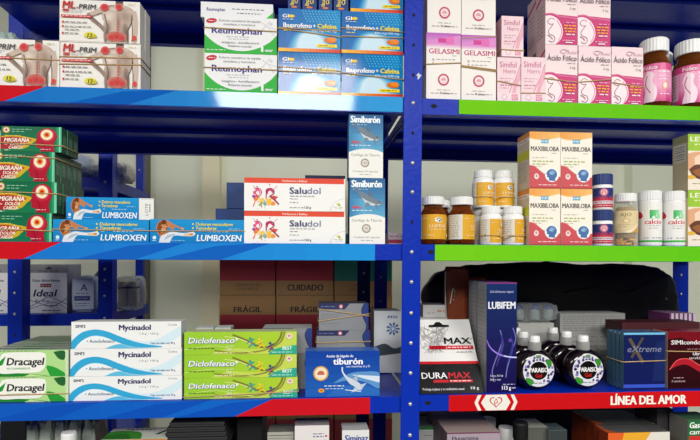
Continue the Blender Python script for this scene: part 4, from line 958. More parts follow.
aj = bottle('pill_jar', 'clear jar of golden garlic capsules with white cap, left of two white calcium bottles', 'bottle', None, 612, 636.6, 192.4, 246, .006, ZR2, [(.92, 0), (1, .03), (1, .70), (.97, .78), (.88, .84), (.86, .86), (.86, .93)], (.90, .84, 1.0, True), CLEAR, art_ajo(), (.15, .66), 210, turn=-.52)
R, H = aj['_r'], aj['_h']; rn = random.Random(7)
for k in range(34):                                   # gel capsules seen through the bottom of the jar
    an = rn.uniform(0, 2 * PI); rr = R * (.74 if k < 22 else rn.uniform(.1, .5)); z = H * (.035 + .04 * (k % 3))
    m_ = MB(); c = Vector((rr * math.cos(an), rr * math.sin(an), z)); d = Vector((-math.sin(an), math.cos(an), rn.uniform(-.3, .3))) * .0034
    m_.tube([c - d * 1.25, c - d, c, c + d, c + d * 1.25], .0021, 8); m_.build('capsule', GOLD, aj)
gm = MB(); gm.lathe([(R * .80, H * .145), (R * .86, H * .16), (R * .86, H * .70), (R * .7, H * .745)], 24)
gm.build('contents', mat('amber_capsule_mass', (170, 140, 84), .4, scale=260, bump=1), aj)
def art_cal():
    A = Art(70, 56); A.r(0, 0, 70, 56, (240, 239, 234)); A.p(curve([(18, 17), (22, 12), (27, 15), (28, 20), (22, 22), (18, 17)], 3), (206, 40, 50))
    A.g(37, 11, 51, 22, (40, 176, 80), (200, 236, 200), 'h', 6); A.p([(39, 21), (49, 12), (51, 12), (51, 14), (43, 22)], (236, 248, 236)); A.t('calcio', 31, 29, 5.6, (206, 36, 50), w=22, bold=.02); A.d(36, 31, 14, (150, 150, 150), 1); A.d(36, 34, 12, (150, 150, 150), 1)
    for k in range(12): A.r(4, 34 + k * 1.2, 16, 34.7 + k * 1.2, (90, 86, 84))
    A.d(40, 46.5, 14, (120, 120, 120), 1.2); A.d(30, 46.5, 6, (120, 120, 120), 1.2); A.r(18, 50, 58, 52.4, (60, 186, 70))
    return A
G = 'white calcium bottles'
TALL = [(.94, 0), (1, .02), (1, .80), (.97, .83), (.95, .84), (.95, .95)]
c1 = bottle('pill_bottle', 'white bottle with red lettering and green square, left of two, beside the clear jar', 'bottle', G, 637, 660.4, 190, 246, .006, ZR2, TALL, (1.02, .825, 1.0, True), WHITEP, art_cal(), (.02, .80), 280, turn=-.78)
dup(c1, c1.location + Vector((at(672.2, 220, .02).x - at(648.6, 220, .02).x, .0005, -.0)), 'white bottle with red lettering and green square, right of two, before the green-topped boxes', G)
A = art_leva(); B = art_levaside(); lc = dict(front=(240, 228, 210), side=(196, 180, 146), top=(150, 180, 60))
G = 'green-topped food supplement boxes'
e1 = carton('supplement_carton', 'green-topped carton with food photo at the right edge, lower of two', 'medicine box', G, 688, 724, 190.4, 246, .006, .034, lc, {'front': A, 'left': B}, z=ZR2)
copy_to(e1, 'green-topped carton with food photo at the right edge, upper of two', dz=e1.H + .0004, dx=-.0004)
# ------------------------------------------------------------------ lower row, left
A = art_drac(); dc = dict(front=(176, 220, 140), side=(206, 214, 196), top=(150, 166, 140))
G = 'green and white tablet boxes at the lower left'
DT = Art(80, 20); DT.r(0, 0, 80, 20, (150, 166, 140)); DT.r(0, 0, 80, 3, (96, 112, 90)); DT.r(0, 13, 80, 20, (196, 204, 186)); DT.p([(20, 3), (52, 3), (48, 13), (26, 13)], (70, 140, 60)); DT.d(4, 6, 72, (90, 104, 84), 2); DT.d(4, 10, 60, (90, 104, 84), 1.6)
d1 = carton('tablet_carton', 'lower green and white carton with black italic lettering, front of its row', 'medicine box', G, -12.5, 68.6, 376.6, 404, .006, .020, dc, {'front': A, 'top': DT}, z=Z3)
d2 = carton('tablet_carton', 'upper green and white carton with black italic lettering, front of its row', 'medicine box', G, -12.5, 68.4, 350.2, 376.4, .006, .020, dc, {'front': A, 'top': DT}, z=d1.z1 + .0003)
q = [d2]
for j in range(1, 7):
    q.append(copy_to(d2, 'green carton showing only its top edge, %s behind the upper italic-lettered one' % ['', 'first', 'second', 'third', 'fourth', 'fifth', 'last'][j], dx=.001 * (j % 3 - 1), dy=.0206 * j))
    copy_to(d1, 'green carton in the bottom row, %s behind the lower italic-lettered one' % ['', 'first', 'second', 'third', 'fourth', 'fifth', 'last'][j], dy=.0206 * j)
d9 = carton('tablet_carton', 'flat dark green carton lying on the rear of the green and white boxes', 'medicine box', G, 20, 70, 345.4, 349.8, .085, .052, dict(front=(150, 166, 130), side=(120, 134, 110), top=(110, 140, 96)), z=d2.z1 + .0003)
band('tan rubber band round the lower green and white italic-lettered carton', [d1], 389.6, 388.8)
A = art_myc(); mc = dict(front=(240, 241, 240), side=(206, 212, 212), top=(214, 214, 206))
G = 'white cream boxes with blue wave'; prev = Z3
for t, b, x0, x1, nm in ((376, 402.6, 69.4, 181.8, 'bottom'), (348.6, 375.8, 70.4, 181.6, 'middle'), (321.6, 348.4, 71.4, 181.2, 'top')):
    q = carton('cream_carton', 'long white carton with light blue wave, %s of three' % nm, 'medicine box', G, x0, x1, t, b, .006, .030, mc, {'front': A}, z=prev + (.0003 if nm != 'bottom' else 0)); prev = q.z1
A = art_dic(); dc = dict(front=(160, 204, 40), side=(190, 200, 120), top=(196, 206, 150))
G = 'lime green gel boxes'; prev = Z3
for t, b, nm in ((377.6, 401, 'bottom'), (354.6, 377.4, 'middle'), (331.8, 354.4, 'top')):
    q = carton('gel_carton', 'long lime green carton with running figures, %s of three' % nm, 'medicine box', G, 184.2, 296.6 + (.8 if nm == 'bottom' else 0), t, b, .006, .030, dc, {'front': A}, z=prev + (.0003 if nm != 'bottom' else 0)); prev = q.z1
    if nm == 'bottom': band('tan rubber band round the bottom lime green carton', [q], 394.6, 390.6)
tb = carton('capsule_carton', 'royal blue carton with white leaping shark and gold ring emblem', 'medicine box', None, 305.4, 379.6, 351, 398.4, .006, .034, dict(front=(30, 86, 176), side=(20, 56, 130), top=(60, 110, 190)), {'front': art_tib()}, z=Z3, m=GLOSS)
A = art_silver(); sc = dict(front=(150, 152, 152), side=(50, 52, 60), top=(70, 72, 76))  # paler cartons darkened: deep-shelf shade put into these face colours
G = 'grey boxes with navy corner'
Y = .06; prev = Z3; sv = []
for x0, x1, t, b, nm in ((316.5, 370, 355, 380, 'bottom'), (316.5, 370, 330.5, 355, 'middle'), (319, 368.5, 303.5, 330, 'top')):
    q = carton('tablet_carton', 'grey carton with navy corner banner behind the royal blue carton, %s of three' % nm, 'medicine box', G, x0, x1, t, b, Y, .05, sc, {'front': A}, z=prev + .0002); prev = q.z1; sv.append(q)
band('upper tan rubber band across the top grey navy-cornered carton', [sv[2]], 309, 316)
band('lower tan rubber band across the top grey navy-cornered carton', [sv[2]], 321, 314)
band('tan rubber band across the middle grey navy-cornered carton', [sv[1]], 342.4, 341.6)
prev = Z3
for t, b, nm in ((354, 379, 'lower'), (328.4, 354, 'upper')):
    q = carton('tablet_carton', 'grey carton with blue curved end, %s of two behind the lime green boxes' % nm, 'medicine box', G, 262, 312, t, b, .055, .055, dict(sc, top=(170, 172, 170)), {'front': A}, z=prev + .0002); prev = q.z1
for x0, x1, nm in ((196, 213.5, 'left'), (214.5, 231, 'right')):
    carton('small_carton', 'pale grey carton top peeking above the lime green boxes, %s of two' % nm, 'medicine box', 'pale carton tops behind the lime green boxes', x0, x1, 327.4, 380, .07, .03, dict(front=(190, 192, 186), side=(160, 162, 156), top=(200, 202, 196)), z=Z3)
for x0, x1, nm in ((128, 141, 'left'), (0, 0, '')):
    pass

# big shipping cartons stacked behind the unit against the wall
LEDGE = at(250, 482, .85).z
slab('wall_ledge', at(150, 300, .85).x, at(372, 300, .85).x, .82, 1.2, 0, LEDGE, WALLM)
TAN, CRED = (150, 112, 66), (148, 30, 44)
def art_ship(kind, text, lines):
    A = Art(56, 62); A.r(0, 0, 56, 62, TAN)
    c = CRED if kind != 'teal' else (20, 110, 96)
    if kind == 'low': A.r(0, 19.6, 56, 62, c)
    else: A.r(0, 0, 56, 48, c)
    if lines == 1: A.t(text, 14 if kind == 'low' else 11, 17.2 if kind == 'low' else 57.6, 5.4 if kind == 'low' else 5.8, (40, 26, 22), w=28 if kind == 'low' else 35, bold=.03)
    elif lines == 2: A.t('CONSÉRVESE EN', 28, 53.6, 2.6, (96, 66, 44), w=26, al='c', bold=.01); A.t('LUGAR FRESCO', 28, 57.4, 2.6, (96, 66, 44), w=22, al='c', bold=.01)
    elif lines == 3: A.t('CONT', 15, 53.4, 2.8, (96, 66, 44), w=9); A.t('CAJA', 15, 58, 2.8, (96, 66, 44), w=8)
    A.r(0, 0, 56, .5, (110, 80, 46))
    return A
shc = dict(front=TAN, side=(120, 88, 52), top=(140, 104, 62))
def shipping(x0, x1, t, b, kind, text, lines, label, z):
    return carton('shipping_carton', label, 'cardboard box', 'shipping cartons stacked behind the shelves', x0, x1, t, b, .85, .22, shc, {'front': art_ship(kind, text, lines)}, z=z)
for x0, x1, nm, top in ((219.8, 275.2, 'left', ('red', '', 2)), (276.4, 333.4, 'middle', ('red', 'CUIDADO', 1)), (334.6, 392, 'right', ('teal', '', 3))):
    z = LEDGE; o = 1 if nm == 'right' else 0
    a = shipping(x0, x1, 419, 482, 'red', '', 0, 'brown shipping carton at the bottom of the %s stack, mostly hidden below the lower shelf' % nm, z)
    b = shipping(x0, x1, 357, 419, 'red', '', 0, 'brown shipping carton second from the bottom of the %s stack behind the shelves' % nm, a.z1 + .0005)
    c = shipping(x0, x1, 295, 357, 'low', 'FRÁGIL', 1, 'brown and red shipping carton third from the bottom of the %s stack behind the shelves' % nm, b.z1 + .0005)
    shipping(x0, x1, 232 + 2 * o, 294.4, *top, 'shipping carton topmost of the %s stack, %s with tan base' % (nm, 'teal' if nm == 'right' else 'red'), c.z1 + .0005)

# ------------------------------------------------------------------ dressings on the unit behind
def art_ideal(full=True):
    A = Art(37, 46); A.r(0, 0, 37, 46, (240, 240, 238)); A.r(0, 0, 37, 8, (150, 150, 152)); A.p([(15, 3.4), (17, 3.4), (18.5, 2), (20, 3.4), (22, 3.4), (22, 4.4), (15, 4.4)], (20, 20, 24)); A.d(8, 5.8, 20, (60, 60, 70), .9)
    A.t('Gasa absorbente', 2, 16.4, 2.6, (40, 44, 110), w=28, bold=.02); A.r(10, 18.4, 21, 21.6, (150, 50, 60)); A.d(11, 19.6, 9, (220, 200, 200), 1); A.t('Ideal', 3, 30.4, 6.4, (26, 30, 84), w=24, bold=.03, shear=.2)
    A.t('10 x 10 cm', 5, 36, 2.6, (40, 44, 100), w=14, bold=.02); A.d(14, 38.4, 14, (60, 64, 110), 1); A.l(curve([(0, 40), (8, 36), (18, 31), (28, 34), (37, 38)], 4), .6, (96, 104, 160)); A.l(curve([(0, 34), (10, 37), (22, 40), (37, 32)], 4), .6, (96, 104, 160)); A.l(curve([(0, 42), (14, 38), (26, 36), (37, 42)], 4), .5, (110, 116, 166)); A.d(12, 43.2, 18, (60, 64, 110), 1.1)
    return A
A = art_ideal(); ic = dict(front=(236, 236, 234), side=(150, 152, 170), top=(160, 160, 160))
i1 = carton('gauze_carton', 'white gauze box with navy italic lettering on the rear shelf at left', 'gauze box', 'gauze boxes on the rear unit', 30.4, 67, 264.4, 310, YB + .03, .07, ic, {'front': A}, z=ZB2)
i2 = carton('gauze_carton', 'white gauze box cut by the left edge of the photo on the rear shelf', 'gauze box', 'gauze boxes on the rear unit', -26, 10.6, 264.4, 312, YB + .03, .07, ic, {'front': A}, z=ZB2)
def soft(name, label, cat, group, px0, px1, top, z, Y, ry, m, seed, amp=.1, pw=.55, art=None, parts=(), nu=64, nv=44, rotz=0, lean=0, cr=.12, cz=1.0):
    """soft packed bag: superellipsoid body creased with noise, standing on height z"""
    ym = at((px0 + px1) / 2, top, Y).z; a, b = at(px0, (top + 300) / 2, Y), at(px1, (top + 300) / 2, Y)
    rx, rz = (b.x - a.x) / 2, (ym - z) / 2
    c = Vector(((a.x + b.x) / 2, Y + ry, z))
    def se(v, p): return math.copysign(abs(v) ** p, v)
    V = []; F = []
    for j in range(nv + 1):
        la = -PI / 2 + PI * j / nv
        for i in range(nu):
            lo = 2 * PI * i / nu
            p = Vector((rx * se(math.cos(la), pw) * se(math.cos(lo), pw), ry * se(math.cos(la), pw) * se(math.sin(lo), pw), rz + rz * se(math.sin(la), pw)))
            n = noise.noise(Vector((p.x, p.y, p.z)) * (2.2 / max(rx, rz)) + Vector((seed, 0, 0))) + .5 * noise.noise(Vector((p.x, p.y, p.z)) * (6 / max(rx, rz)) + Vector((0, seed, 0)))
            q = p.copy(); q.z -= rz
            q *= 1 + amp * n + cr * (abs(noise.noise(Vector((p.x * 1.0, p.y, p.z * cz)) * (9 / max(rx, rz)) + Vector((seed, 3, 0)))) - .25) + .5 * cr * (abs(noise.noise(Vector((p.x, p.y, p.z * cz)) * (20 / max(rx, rz)) + Vector((7, seed, 0)))) - .25)
            q.z += rz; q.z = max(q.z, 0); q.x += lean * q.z
            V.append(q)
    for j in range(nv):
        for i in range(nu):
            k = (i + 1) % nu; F.append((j * nu + i, j * nu + k, (j + 1) * nu + k, (j + 1) * nu + i))
    t = thing(name, label, cat, c, group, rotz)
    mb = MB(); mb.add(V, F, (200, 200, 200), 0, True); mb.build('pouch' if m is not None else 'body', m, t)
    t['_d'] = (rx, ry, rz)
    return t
COTTON = mat('bagged_cotton', (214, 212, 200), .45, scale=50, bump=.9)
GAUZEB = mat('blue_white_pouch', (176, 188, 206), .4, scale=30, bump=.6)
BEIGE = mat('bagged_bandage', (240, 222, 188), .45, scale=40, bump=.8)
def print_on(t, art, u0, u1, z0, z1, name='printed_panel'):
    rx, ry, rz = t['_d']; mb = MB()
    mb.box(rx * u0, rx * u1, -ry * 1.03 - .002, -ry * 1.03, rz * 2 * z0, rz * 2 * z1, (200, 205, 215)); W = rx * (u1 - u0); Hh = rz * 2 * (z1 - z0)
    art.put(mb, lambda u, v, e: (rx * u0 + u * W / art.w, -ry * 1.03 - .002 - e, rz * 2 * z1 - v * Hh / art.h)); mb.build(name, PLAST, t)
def art_pouch(big=True):
    A = Art(24, 38); A.r(0, 0, 24, 38, (206, 214, 226)); A.t('A', 9, 14, 8, (60, 76, 130), bold=.02); A.r(2, 21, 20, 27, (60, 78, 136)); A.d(4, 23.4, 13, (170, 176, 190), 1.2); A.d(4, 17, 14, (70, 86, 136), 1.2); A.d(3, 30, 16, (80, 90, 130), 1.2); A.d(3, 33, 12, (80, 90, 130), 1.2); return A
p1 = soft('gauze_pouch', 'blue and white printed pouch leaning beside the gauze box on the rear shelf', 'dressing bag', 'bagged dressings on the rear unit', 70, 95, 276, ZB2, YB + .03, .018, GAUZEB, 3, .05, .4, rotz=.12, cr=.03)
print_on(p1, art_pouch(), -.8, .8, .1, .9)
p2 = soft('bandage_bag', 'clear bag of rolled beige bandage between the two blue posts, lower rear shelf', 'dressing bag', 'bagged dressings on the rear unit', 111.5, 137.5, 277, ZB2, YB + .06, .04, FILMC, 7, .1, .5, cr=.10)
for k in (-.42, .40):                                # two rolls inside the clear bag
    rx, ry, rz = p2['_d']; mb = MB(); mb.lathe([(rx * .28, rz * .2), (rx * .40, rz * .24), (rx * .41, rz * 1.7), (rx * .30, rz * 1.74)], 24, cx=rx * k, cy=-ry * .3); r_ = mb.build('bandage_roll', BEIGE, p2)
    mb = MB(); mb.lathe([(rx * .415, rz * 1.3), (rx * .415, rz * 1.42)], 24, cx=rx * k, cy=-ry * .3, cap=False); mb.build('paper_band', mat('navy_paper_band', (44, 52, 96), .6), r_)
p3 = soft('cotton_bag', 'crumpled clear bag of white cotton on the upper rear shelf, behind the first blue post', 'dressing bag', 'bagged dressings on the rear unit', 88, 102, 158, ZB1, YB + .04, .04, COTTON, 11, .16, .7)
p4 = soft('cotton_bag', 'crumpled clear bag of white cotton between the two blue posts, upper rear shelf', 'dressing bag', 'bagged dressings on the rear unit', 111, 126, 161, ZB1, YB + .04, .04, COTTON, 15, .16, .7)
p5 = soft('cotton_bag', 'grey bag of cotton beside the green head-print boxes, upper rear shelf', 'dressing bag', 'bagged dressings on the rear unit', 68, 87, 153, ZB1, YB + .04, .04, GAUZEB, 21, .12, .7)
p6 = soft('bandage_bag', 'dark clear bag behind the printed pouch, right of it on the lower rear shelf', 'dressing bag', 'bagged dressings on the rear unit', 90, 101, 270, ZB2, YB + .10, .04, mat('dark_bagged_dressing', (70, 78, 76), .4, scale=40, bump=.9), 25, .12, .7)
p7 = soft('plastic_bag', 'crumpled clear plastic bag behind the cut-off bare-back carton, upper left corner', 'plastic bag', None, -30, 13, 28, Z1, .06, .03, mat('crumpled_grey_polythene', (170, 190, 184), .22, scale=35, bump=1), 31, .2, .6)

# ------------------------------------------------------------------ lower row, right
def slant(name, W, D0, z0, z1, y0, y1, th, art, m, parent, base):
    """slab leaning back from y0 at z0 to y1 at z1"""
    mb = MB(); P = [(-W / 2, y0, z0), (W / 2, y0, z0), (W / 2, y1, z1), (-W / 2, y1, z1)]; Q = [(x, y + th, z) for x, y, z in P]
    mb.add(P + Q, [(0, 1, 2, 3), (7, 6, 5, 4), (0, 4, 5, 1), (1, 5, 6, 2), (2, 6, 7, 3), (3, 7, 4, 0)], base)
    nrm = Vector((0, -(z1 - z0), (y1 - y0))).normalized()
    art.put(mb, lambda u, v, e: tuple(Vector((-W / 2 + (u - 7.2) * W / (art.w - 7.2), y1 + (y0 - y1) * v / art.h, z1 + (z0 - z1) * v / art.h)) + nrm * e))
    return mb.build(name, m, parent)
dl, dr_ = at(420.4, 388, .006), at(483.6, 388, .006)
W = dr_.x - dl.x
dm = thing('counter_display', 'white and black counter display box with hang slot, next to the blue post', 'display box', ((dl.x + dr_.x) / 2, .006, ZR3))
zt = at(440, 361, .035).z - ZR3; zh = at(440, 319.5, .078).z - ZR3
A = Art(71, 29); A.r(7.2, 0, 71, 29, (18, 17, 20)); A.r(7.2, 0, 71, 2.4, (206, 24, 36))
A.t('DURA', 10.5, 15.6, 5.4, (240, 238, 238), w=26, bold=.015); A.t('MAX', 38, 15.6, 5.4, (206, 34, 46), w=22.5, bold=.015); A.r(22, 16.8, 37, 19.2, (196, 30, 40)); A.r(38, 16.8, 62, 19.2, (196, 30, 40)); A.d(39, 17.5, 21, (250, 226, 226), .9); A.t('Prolonga el placer y tu rendimiento sexual', 10, 26, 2.1, (226, 222, 222), w=42, bold=.01); A.t('10 g', 59, 25.6, 2.4, (240, 238, 238), w=8, bold=.02)
slant('tray_front', W, 0, 0, zt, 0, .026, .001, A, GLOSS, dm, (20, 18, 22))
mb = MB(); mb.add([(-W / 2, .002, 0), (W / 2, .002, 0), (W / 2, .10, 0), (-W / 2, .10, 0), (-W / 2, .0285, zt - .001), (W / 2, .0285, zt - .001), (W / 2, .10, zt - .001), (-W / 2, .10, zt - .001)], [(0, 1, 2, 3), (1, 5, 6, 2), (0, 3, 7, 4), (3, 2, 6, 7), (4, 7, 6, 5)], (24, 22, 26)); mb.build('tray_body', CARD, dm)
A = Art(68, 43); A.r(7.2, 0, 68, 43, (236, 234, 230))
rn = random.Random(9)
for k in range(16): A.l(curve([(14 + rn.uniform(0, 30), 6 + rn.uniform(0, 30)) for _ in range(4)], 4), .5, (176, 172, 170))
for k in range(9): A.e(14 + rn.uniform(0, 24), 10 + rn.uniform(0, 24), rn.uniform(.8, 2.4), rn.uniform(.6, 1.6), (206, 202, 198), rn.uniform(0, 3))
A.p([(24, 6.5), (24, 8.6), (45, 8.6), (45, 6.5), (39, 6.2), (36, 3.4), (32, 3.4), (29, 6.2)], (30, 28, 28))
A.t('MAX', 37.5, 26, 6, (20, 20, 24), w=27, bold=.03); A.t('®', 65, 22, 1.6, (40, 40, 40)); A.r(21, 28, 38, 31.6, (200, 30, 44)); A.r(39, 28, 66, 31.6, (206, 40, 54)); A.d(40, 29.2, 24, (250, 230, 230), 1.2); A.d(48, 34, 16, (130, 126, 126), .9)
for k in range(4): A.r(23.5 + k * 3.4, 28.6, 25.6 + k * 3.4, 31, (150, 16, 30))
o = slant('header_card', W * .985, 0, zt, zh, .0262, .072, .0012, A, GLOSS, dm, (236, 234, 230)); o['label'] = 'white header card with hang slot'
def art_whs():
    A = Art(24, 12); A.r(0, 0, 24, 12, (206, 204, 200)); A.d(14, 5, 7, (206, 110, 70), 2); A.d(4, 7.4, 9, (150, 148, 146), 1); return A
carton('small_carton', 'small grey-white carton behind the counter display header, upper of two', 'medicine box', 'small cartons behind the display', 423, 447.4, 305, 317, .14, .05, dict(front=(190, 188, 184), side=(150, 148, 146), top=(170, 168, 166)), {'front': art_whs()}, z=at(440, 317, .14).z)
carton('small_carton', 'wide grey-white carton behind the counter display header, lower of two', 'medicine box', 'small cartons behind the display', 420, 461, 317.2, 366, .135, .06, dict(front=(196, 194, 190), side=(150, 148, 146), top=(180, 178, 176)), z=ZR3)
def art_blue(A=None):
    A = Art(30, 76); A.r(0, 0, 30, 76, (206, 210, 214)); A.t('eno', 15, 9, 5, (40, 70, 140), w=11, bold=.02)
    for k in range(9): a = 2 * PI * k / 9; A.e(21 + 5.5 * math.cos(a), 22 + 6 * math.sin(a), 2.2, 1.2, (50, 84, 150), a); A.e(21 + 2.6 * math.cos(a), 22 + 3 * math.sin(a), 1.2, .8, (90, 130, 180), a)
    A.p(curve([(0, 44), (12, 40), (22, 46), (30, 44)], 4) + [(30, 52), (0, 56)], (60, 70, 80)); return A
carton('medicine_carton', 'white carton with blue flower print, half hidden behind the rear blue post', 'medicine box', None, 374, 401, 311, 368, .155, .05, dict(front=(206, 210, 214), side=(120, 124, 130), top=(150, 152, 156)), {'front': art_blue()}, z=ZR3 + .0002)
# purple lubricant box
def art_lub():
    A = Art(31, 106); A.g(0, 0, 31, 106, (28, 50, 104), (24, 14, 76), 'v', 12); A.r(0, 0, 31, 1.4, (130, 60, 130)); A.t('Gel lubricante vaginal', 15.5, 10, 2.2, (190, 200, 226), w=24, al='c'); A.t('LUBIFEM', 2, 25.4, 6.6, (240, 242, 248), w=27.5, bold=.025)
    A.l(curve([(14, 46), (16, 56), (13, 66), (9, 76), (6, 86), (8, 96)], 5), [1.1] * 26, (120, 110, 180)); A.l(curve([(27, 44), (30, 54), (27, 64), (24, 74), (21, 84), (20, 92)], 5), [1.1] * 26, (110, 116, 190)); A.p(curve([(15, 50), (18, 60), (14, 72), (10, 82), (12, 72), (15, 62), (15, 50)], 3), (70, 60, 140)); A.p(curve([(24, 48), (26, 60), (23, 72), (20, 82), (24, 74), (28, 62), (24, 48)], 3), (60, 60, 140))
    A.l(curve([(0, 55), (4, 63), (12, 69), (22, 72), (31, 72.6)], 6), [.6, .7, .8, .9, 1, 1.1, 1.2, 1.3, 1.4, 1.5, 1.5, 1.6, 1.6, 1.6, 1.6, 1.6, 1.6, 1.6, 1.6, 1.6, 1.6, 1.6, 1.6, 1.6, 1.6], (150, 120, 226)); A.l(curve([(18, 71), (25, 72.2), (31, 72.6)], 4), .9, (206, 226, 250))
    A.e(24, 56, 1.8, 1.8, (90, 70, 170)); A.t('Íntimo, fácil de', 4, 91, 2, (226, 226, 244), w=13); A.t('lavar y usar', 4, 94.6, 2, (226, 226, 244), w=11); A.d(17, 98, 12, (200, 200, 236), .9); A.t('113 g', 16, 103.6, 3.6, (236, 236, 250), w=9, bold=.03); A.d(26, 101.4, 4, (200, 200, 236), 1.2)
    return A
def art_lubside():
    A = Art(30, 106); A.r(0, 0, 30, 106, (150, 152, 150)); 
    for k in range(16): A.d(4, 8 + k * 4.2, 22, (118, 120, 120), 1.1, seed=k)
    A.r(5, 84, 13, 94, (70, 70, 72)); A.r(0, 0, 1.4, 106, (60, 60, 90)); return A
lb = carton('lubricant_carton', 'tall navy and purple carton with glowing curve print, front one beside the round bottles', 'medicine box', 'tall purple lubricant boxes', 486.4, 516.6, 282.4, 388.4, .010, .044, dict(front=(36, 40, 110), side=(150, 152, 150), top=(110, 60, 110)), {'front': art_lub(), 'left': art_lubside()}, z=ZR3, m=GLOSS)
copy_to(lb, 'tall carton behind the front purple one, only its grey side showing', dy=.0446, dx=.0004, dz=0)
# round gel bottles
DARKB = mat('dark_syrup_bottle', (20, 8, 16), .12, coat=.5)
CLCAP = thin_glass('translucent_cap', (190, 190, 188), .25, .2, .3)
def round_bottle(label, px, Y, first=[]):
    c = at(px, 390, Y)
    R = .0330
    if first:
        return dup(first[0], Vector((c.x, Y + .016, ZR3)), label, rotz=PI if Y > .03 else 0)   # the rear ones face away
    t = thing('gel_bottle', label, 'bottle', (c.x, Y + .016, ZR3), 'round dark gel bottles')
    mb = MB(); V = []; F = []; n = 40; T = .015
    prof = [(0.001, -T), (R * .70, -T), (R * .88, -T * .85), (R * .97, -T * .45), (R, 0), (R * .97, T * .45), (R * .88, T * .85), (R * .70, T), (.001, T)]
    for r, y in prof:
        for i in range(n):
            a = 2 * PI * i / n; V.append((r * math.cos(a), y, max(.0, R * .965 + r * math.sin(a))))
    for k in range(len(prof) - 1):
        for i in range(n): F.append((k * n + i, k * n + (i + 1) % n, (k + 1) * n + (i + 1) % n, (k + 1) * n + i))
    mb.add(V, F, smooth=True); mb.build('body', DARKB, t)
    zt = R * 1.93
    mb = MB(); mb.lathe([(.0102, zt - .006), (.0102, zt + .011), (.0096, zt + .012)], 28); o = mb.build('cap', CLCAP, t)
    mb = MB(); mb.lathe([(.0085, zt + .012), (.0085, zt + .019), (.0072, zt + .0215)], 28); mb.build('cap_tip', WHITEP, o)
    A = Art(40, 40); cx = cy = 20
    A.e(cx, cy, 16.8, 16.8, (226, 224, 230), n=40)
    rn = random.Random(2)
    for k in range(30):
        a = 2 * PI * k / 30 + rn.uniform(-.1, .1); q = rn.uniform(11, 15.6)
        if not (1.1 < a < 2.0): A.e(cx + q * math.cos(a), cy + q * math.sin(a), rn.uniform(1.2, 2), rn.uniform(1.2, 2), rn.choice([(64, 60, 120), (90, 80, 150), (40, 36, 84), (140, 136, 190)]), n=12)
    A.p(curve([(29, 8), (33, 9), (34, 15), (31, 16), (28, 12), (29, 8)], 3), (60, 140, 50)); A.p(curve([(7, 27), (11, 28), (15, 32), (11, 35), (7, 31), (7, 27)], 3), (60, 150, 50)); A.p(curve([(17, 4), (22, 3.6), (22, 7), (17, 7)], 3), (110, 140, 110))
    A.e(cx, cy, 10.6, 10.6, (236, 234, 236), n=36); A.e(cx, cy, 9.6, 9.6, (16, 12, 14), n=36)
    A.t('PARAISO', 20, 21.6, 4.6, (240, 240, 240), w=19.5, al='c', bold=.03); A.t('Gel', 20, 27, 4, (206, 40, 40), w=7, al='c', bold=.02); A.d(14, 32.4, 12, (90, 90, 96), 1)
    lb_ = MB(); k = .0302 * 2 / 40
    A.put(lb_, lambda u, v, e: ((u - 20) * k, -T - .0002 - e, R * .965 - (v - 20) * k)); lb_.build('label', GLOSS, t)
    first.append(t); return t
round_bottle('round dark gel bottle with berry label, front left of the two facing forward', 538.8, .012)
round_bottle('round dark gel bottle with berry label, front right, beside the blue cartons', 588.2, .012)
round_bottle('round dark gel bottle just behind the front left berry-label bottle', 527, .060)
round_bottle('round dark gel bottle just behind the front right berry-label bottle', 571, .060)
round_bottle('round dark gel bottle at the back, two behind the front right berry-label bottle', 557, .108)
round_bottle('round dark gel bottle at the back, two behind the front left berry-label bottle', 519, .108)
def art_fine(w, h, c=(150, 150, 146), n=7):
    A = Art(w, h); A.r(0, 0, w, h, c)
    for k in range(n): A.d(3, 3 + k * (h - 4) / n, w * .5, mix(c, (40, 40, 40), .35), 1, seed=k); A.d(w * .6, 3 + k * (h - 4) / n, w * .34, mix(c, (40, 40, 40), .3), 1, seed=k + 9)
    A.r(w * .56, 1, w * .565, h - 1, mix(c, (40, 40, 40), .3)); return A
gc = dict(front=(170, 170, 164), side=(140, 140, 136), top=(196, 196, 188))
n1 = carton('medicine_carton', 'grey-white carton with fine print behind the round bottles, lower of two', 'medicine box', 'grey fine-print boxes', 561, 625, 333, 368, .150, .05, gc, {'front': art_fine(64, 35)}, z=ZR3)
n2 = carton('medicine_carton', 'grey-white carton with fine print under the black bag, upper of two', 'medicine box', 'grey fine-print boxes', 560, 625, 313.4, 332.8, .150, .05, gc, {'front': art_fine(64, 20)}, z=n1.z1 + .0003)
n3 = carton('medicine_carton', 'plain grey-white carton behind the round bottles, nearest the purple carton', 'medicine box', 'grey fine-print boxes', 518, 554, 323, 366, .150, .05, dict(gc, front=(176, 176, 170)), z=ZR3)
pb = soft('plastic_bag', 'clear plastic bag of blue-capped bottles under the black bag', 'plastic bag', None, 515, 560, 303.6, n3.z1 + .0003, .155, .022, FILMC, 19, .08, .45, cr=.16)
rx, ry, rz = pb['_d']
for k in (-.62, .1, .72):
    mb = MB(); mb.lathe([(rx * .2, rz * .15), (rx * .22, rz * .2), (rx * .22, rz * 1.1), (rx * .14, rz * 1.35)], 20, cx=rx * k); q_ = mb.build('inner_bottle', mat('clear_vial', (176, 186, 184), .2), pb)
    mb = MB(); mb.lathe([(rx * .15, rz * 1.3), (rx * .15, rz * 1.72), (rx * .12, rz * 1.76)], 20, cx=rx * k); mb.build('cap', mat('blue_cap', (30, 50, 190), .4), q_)
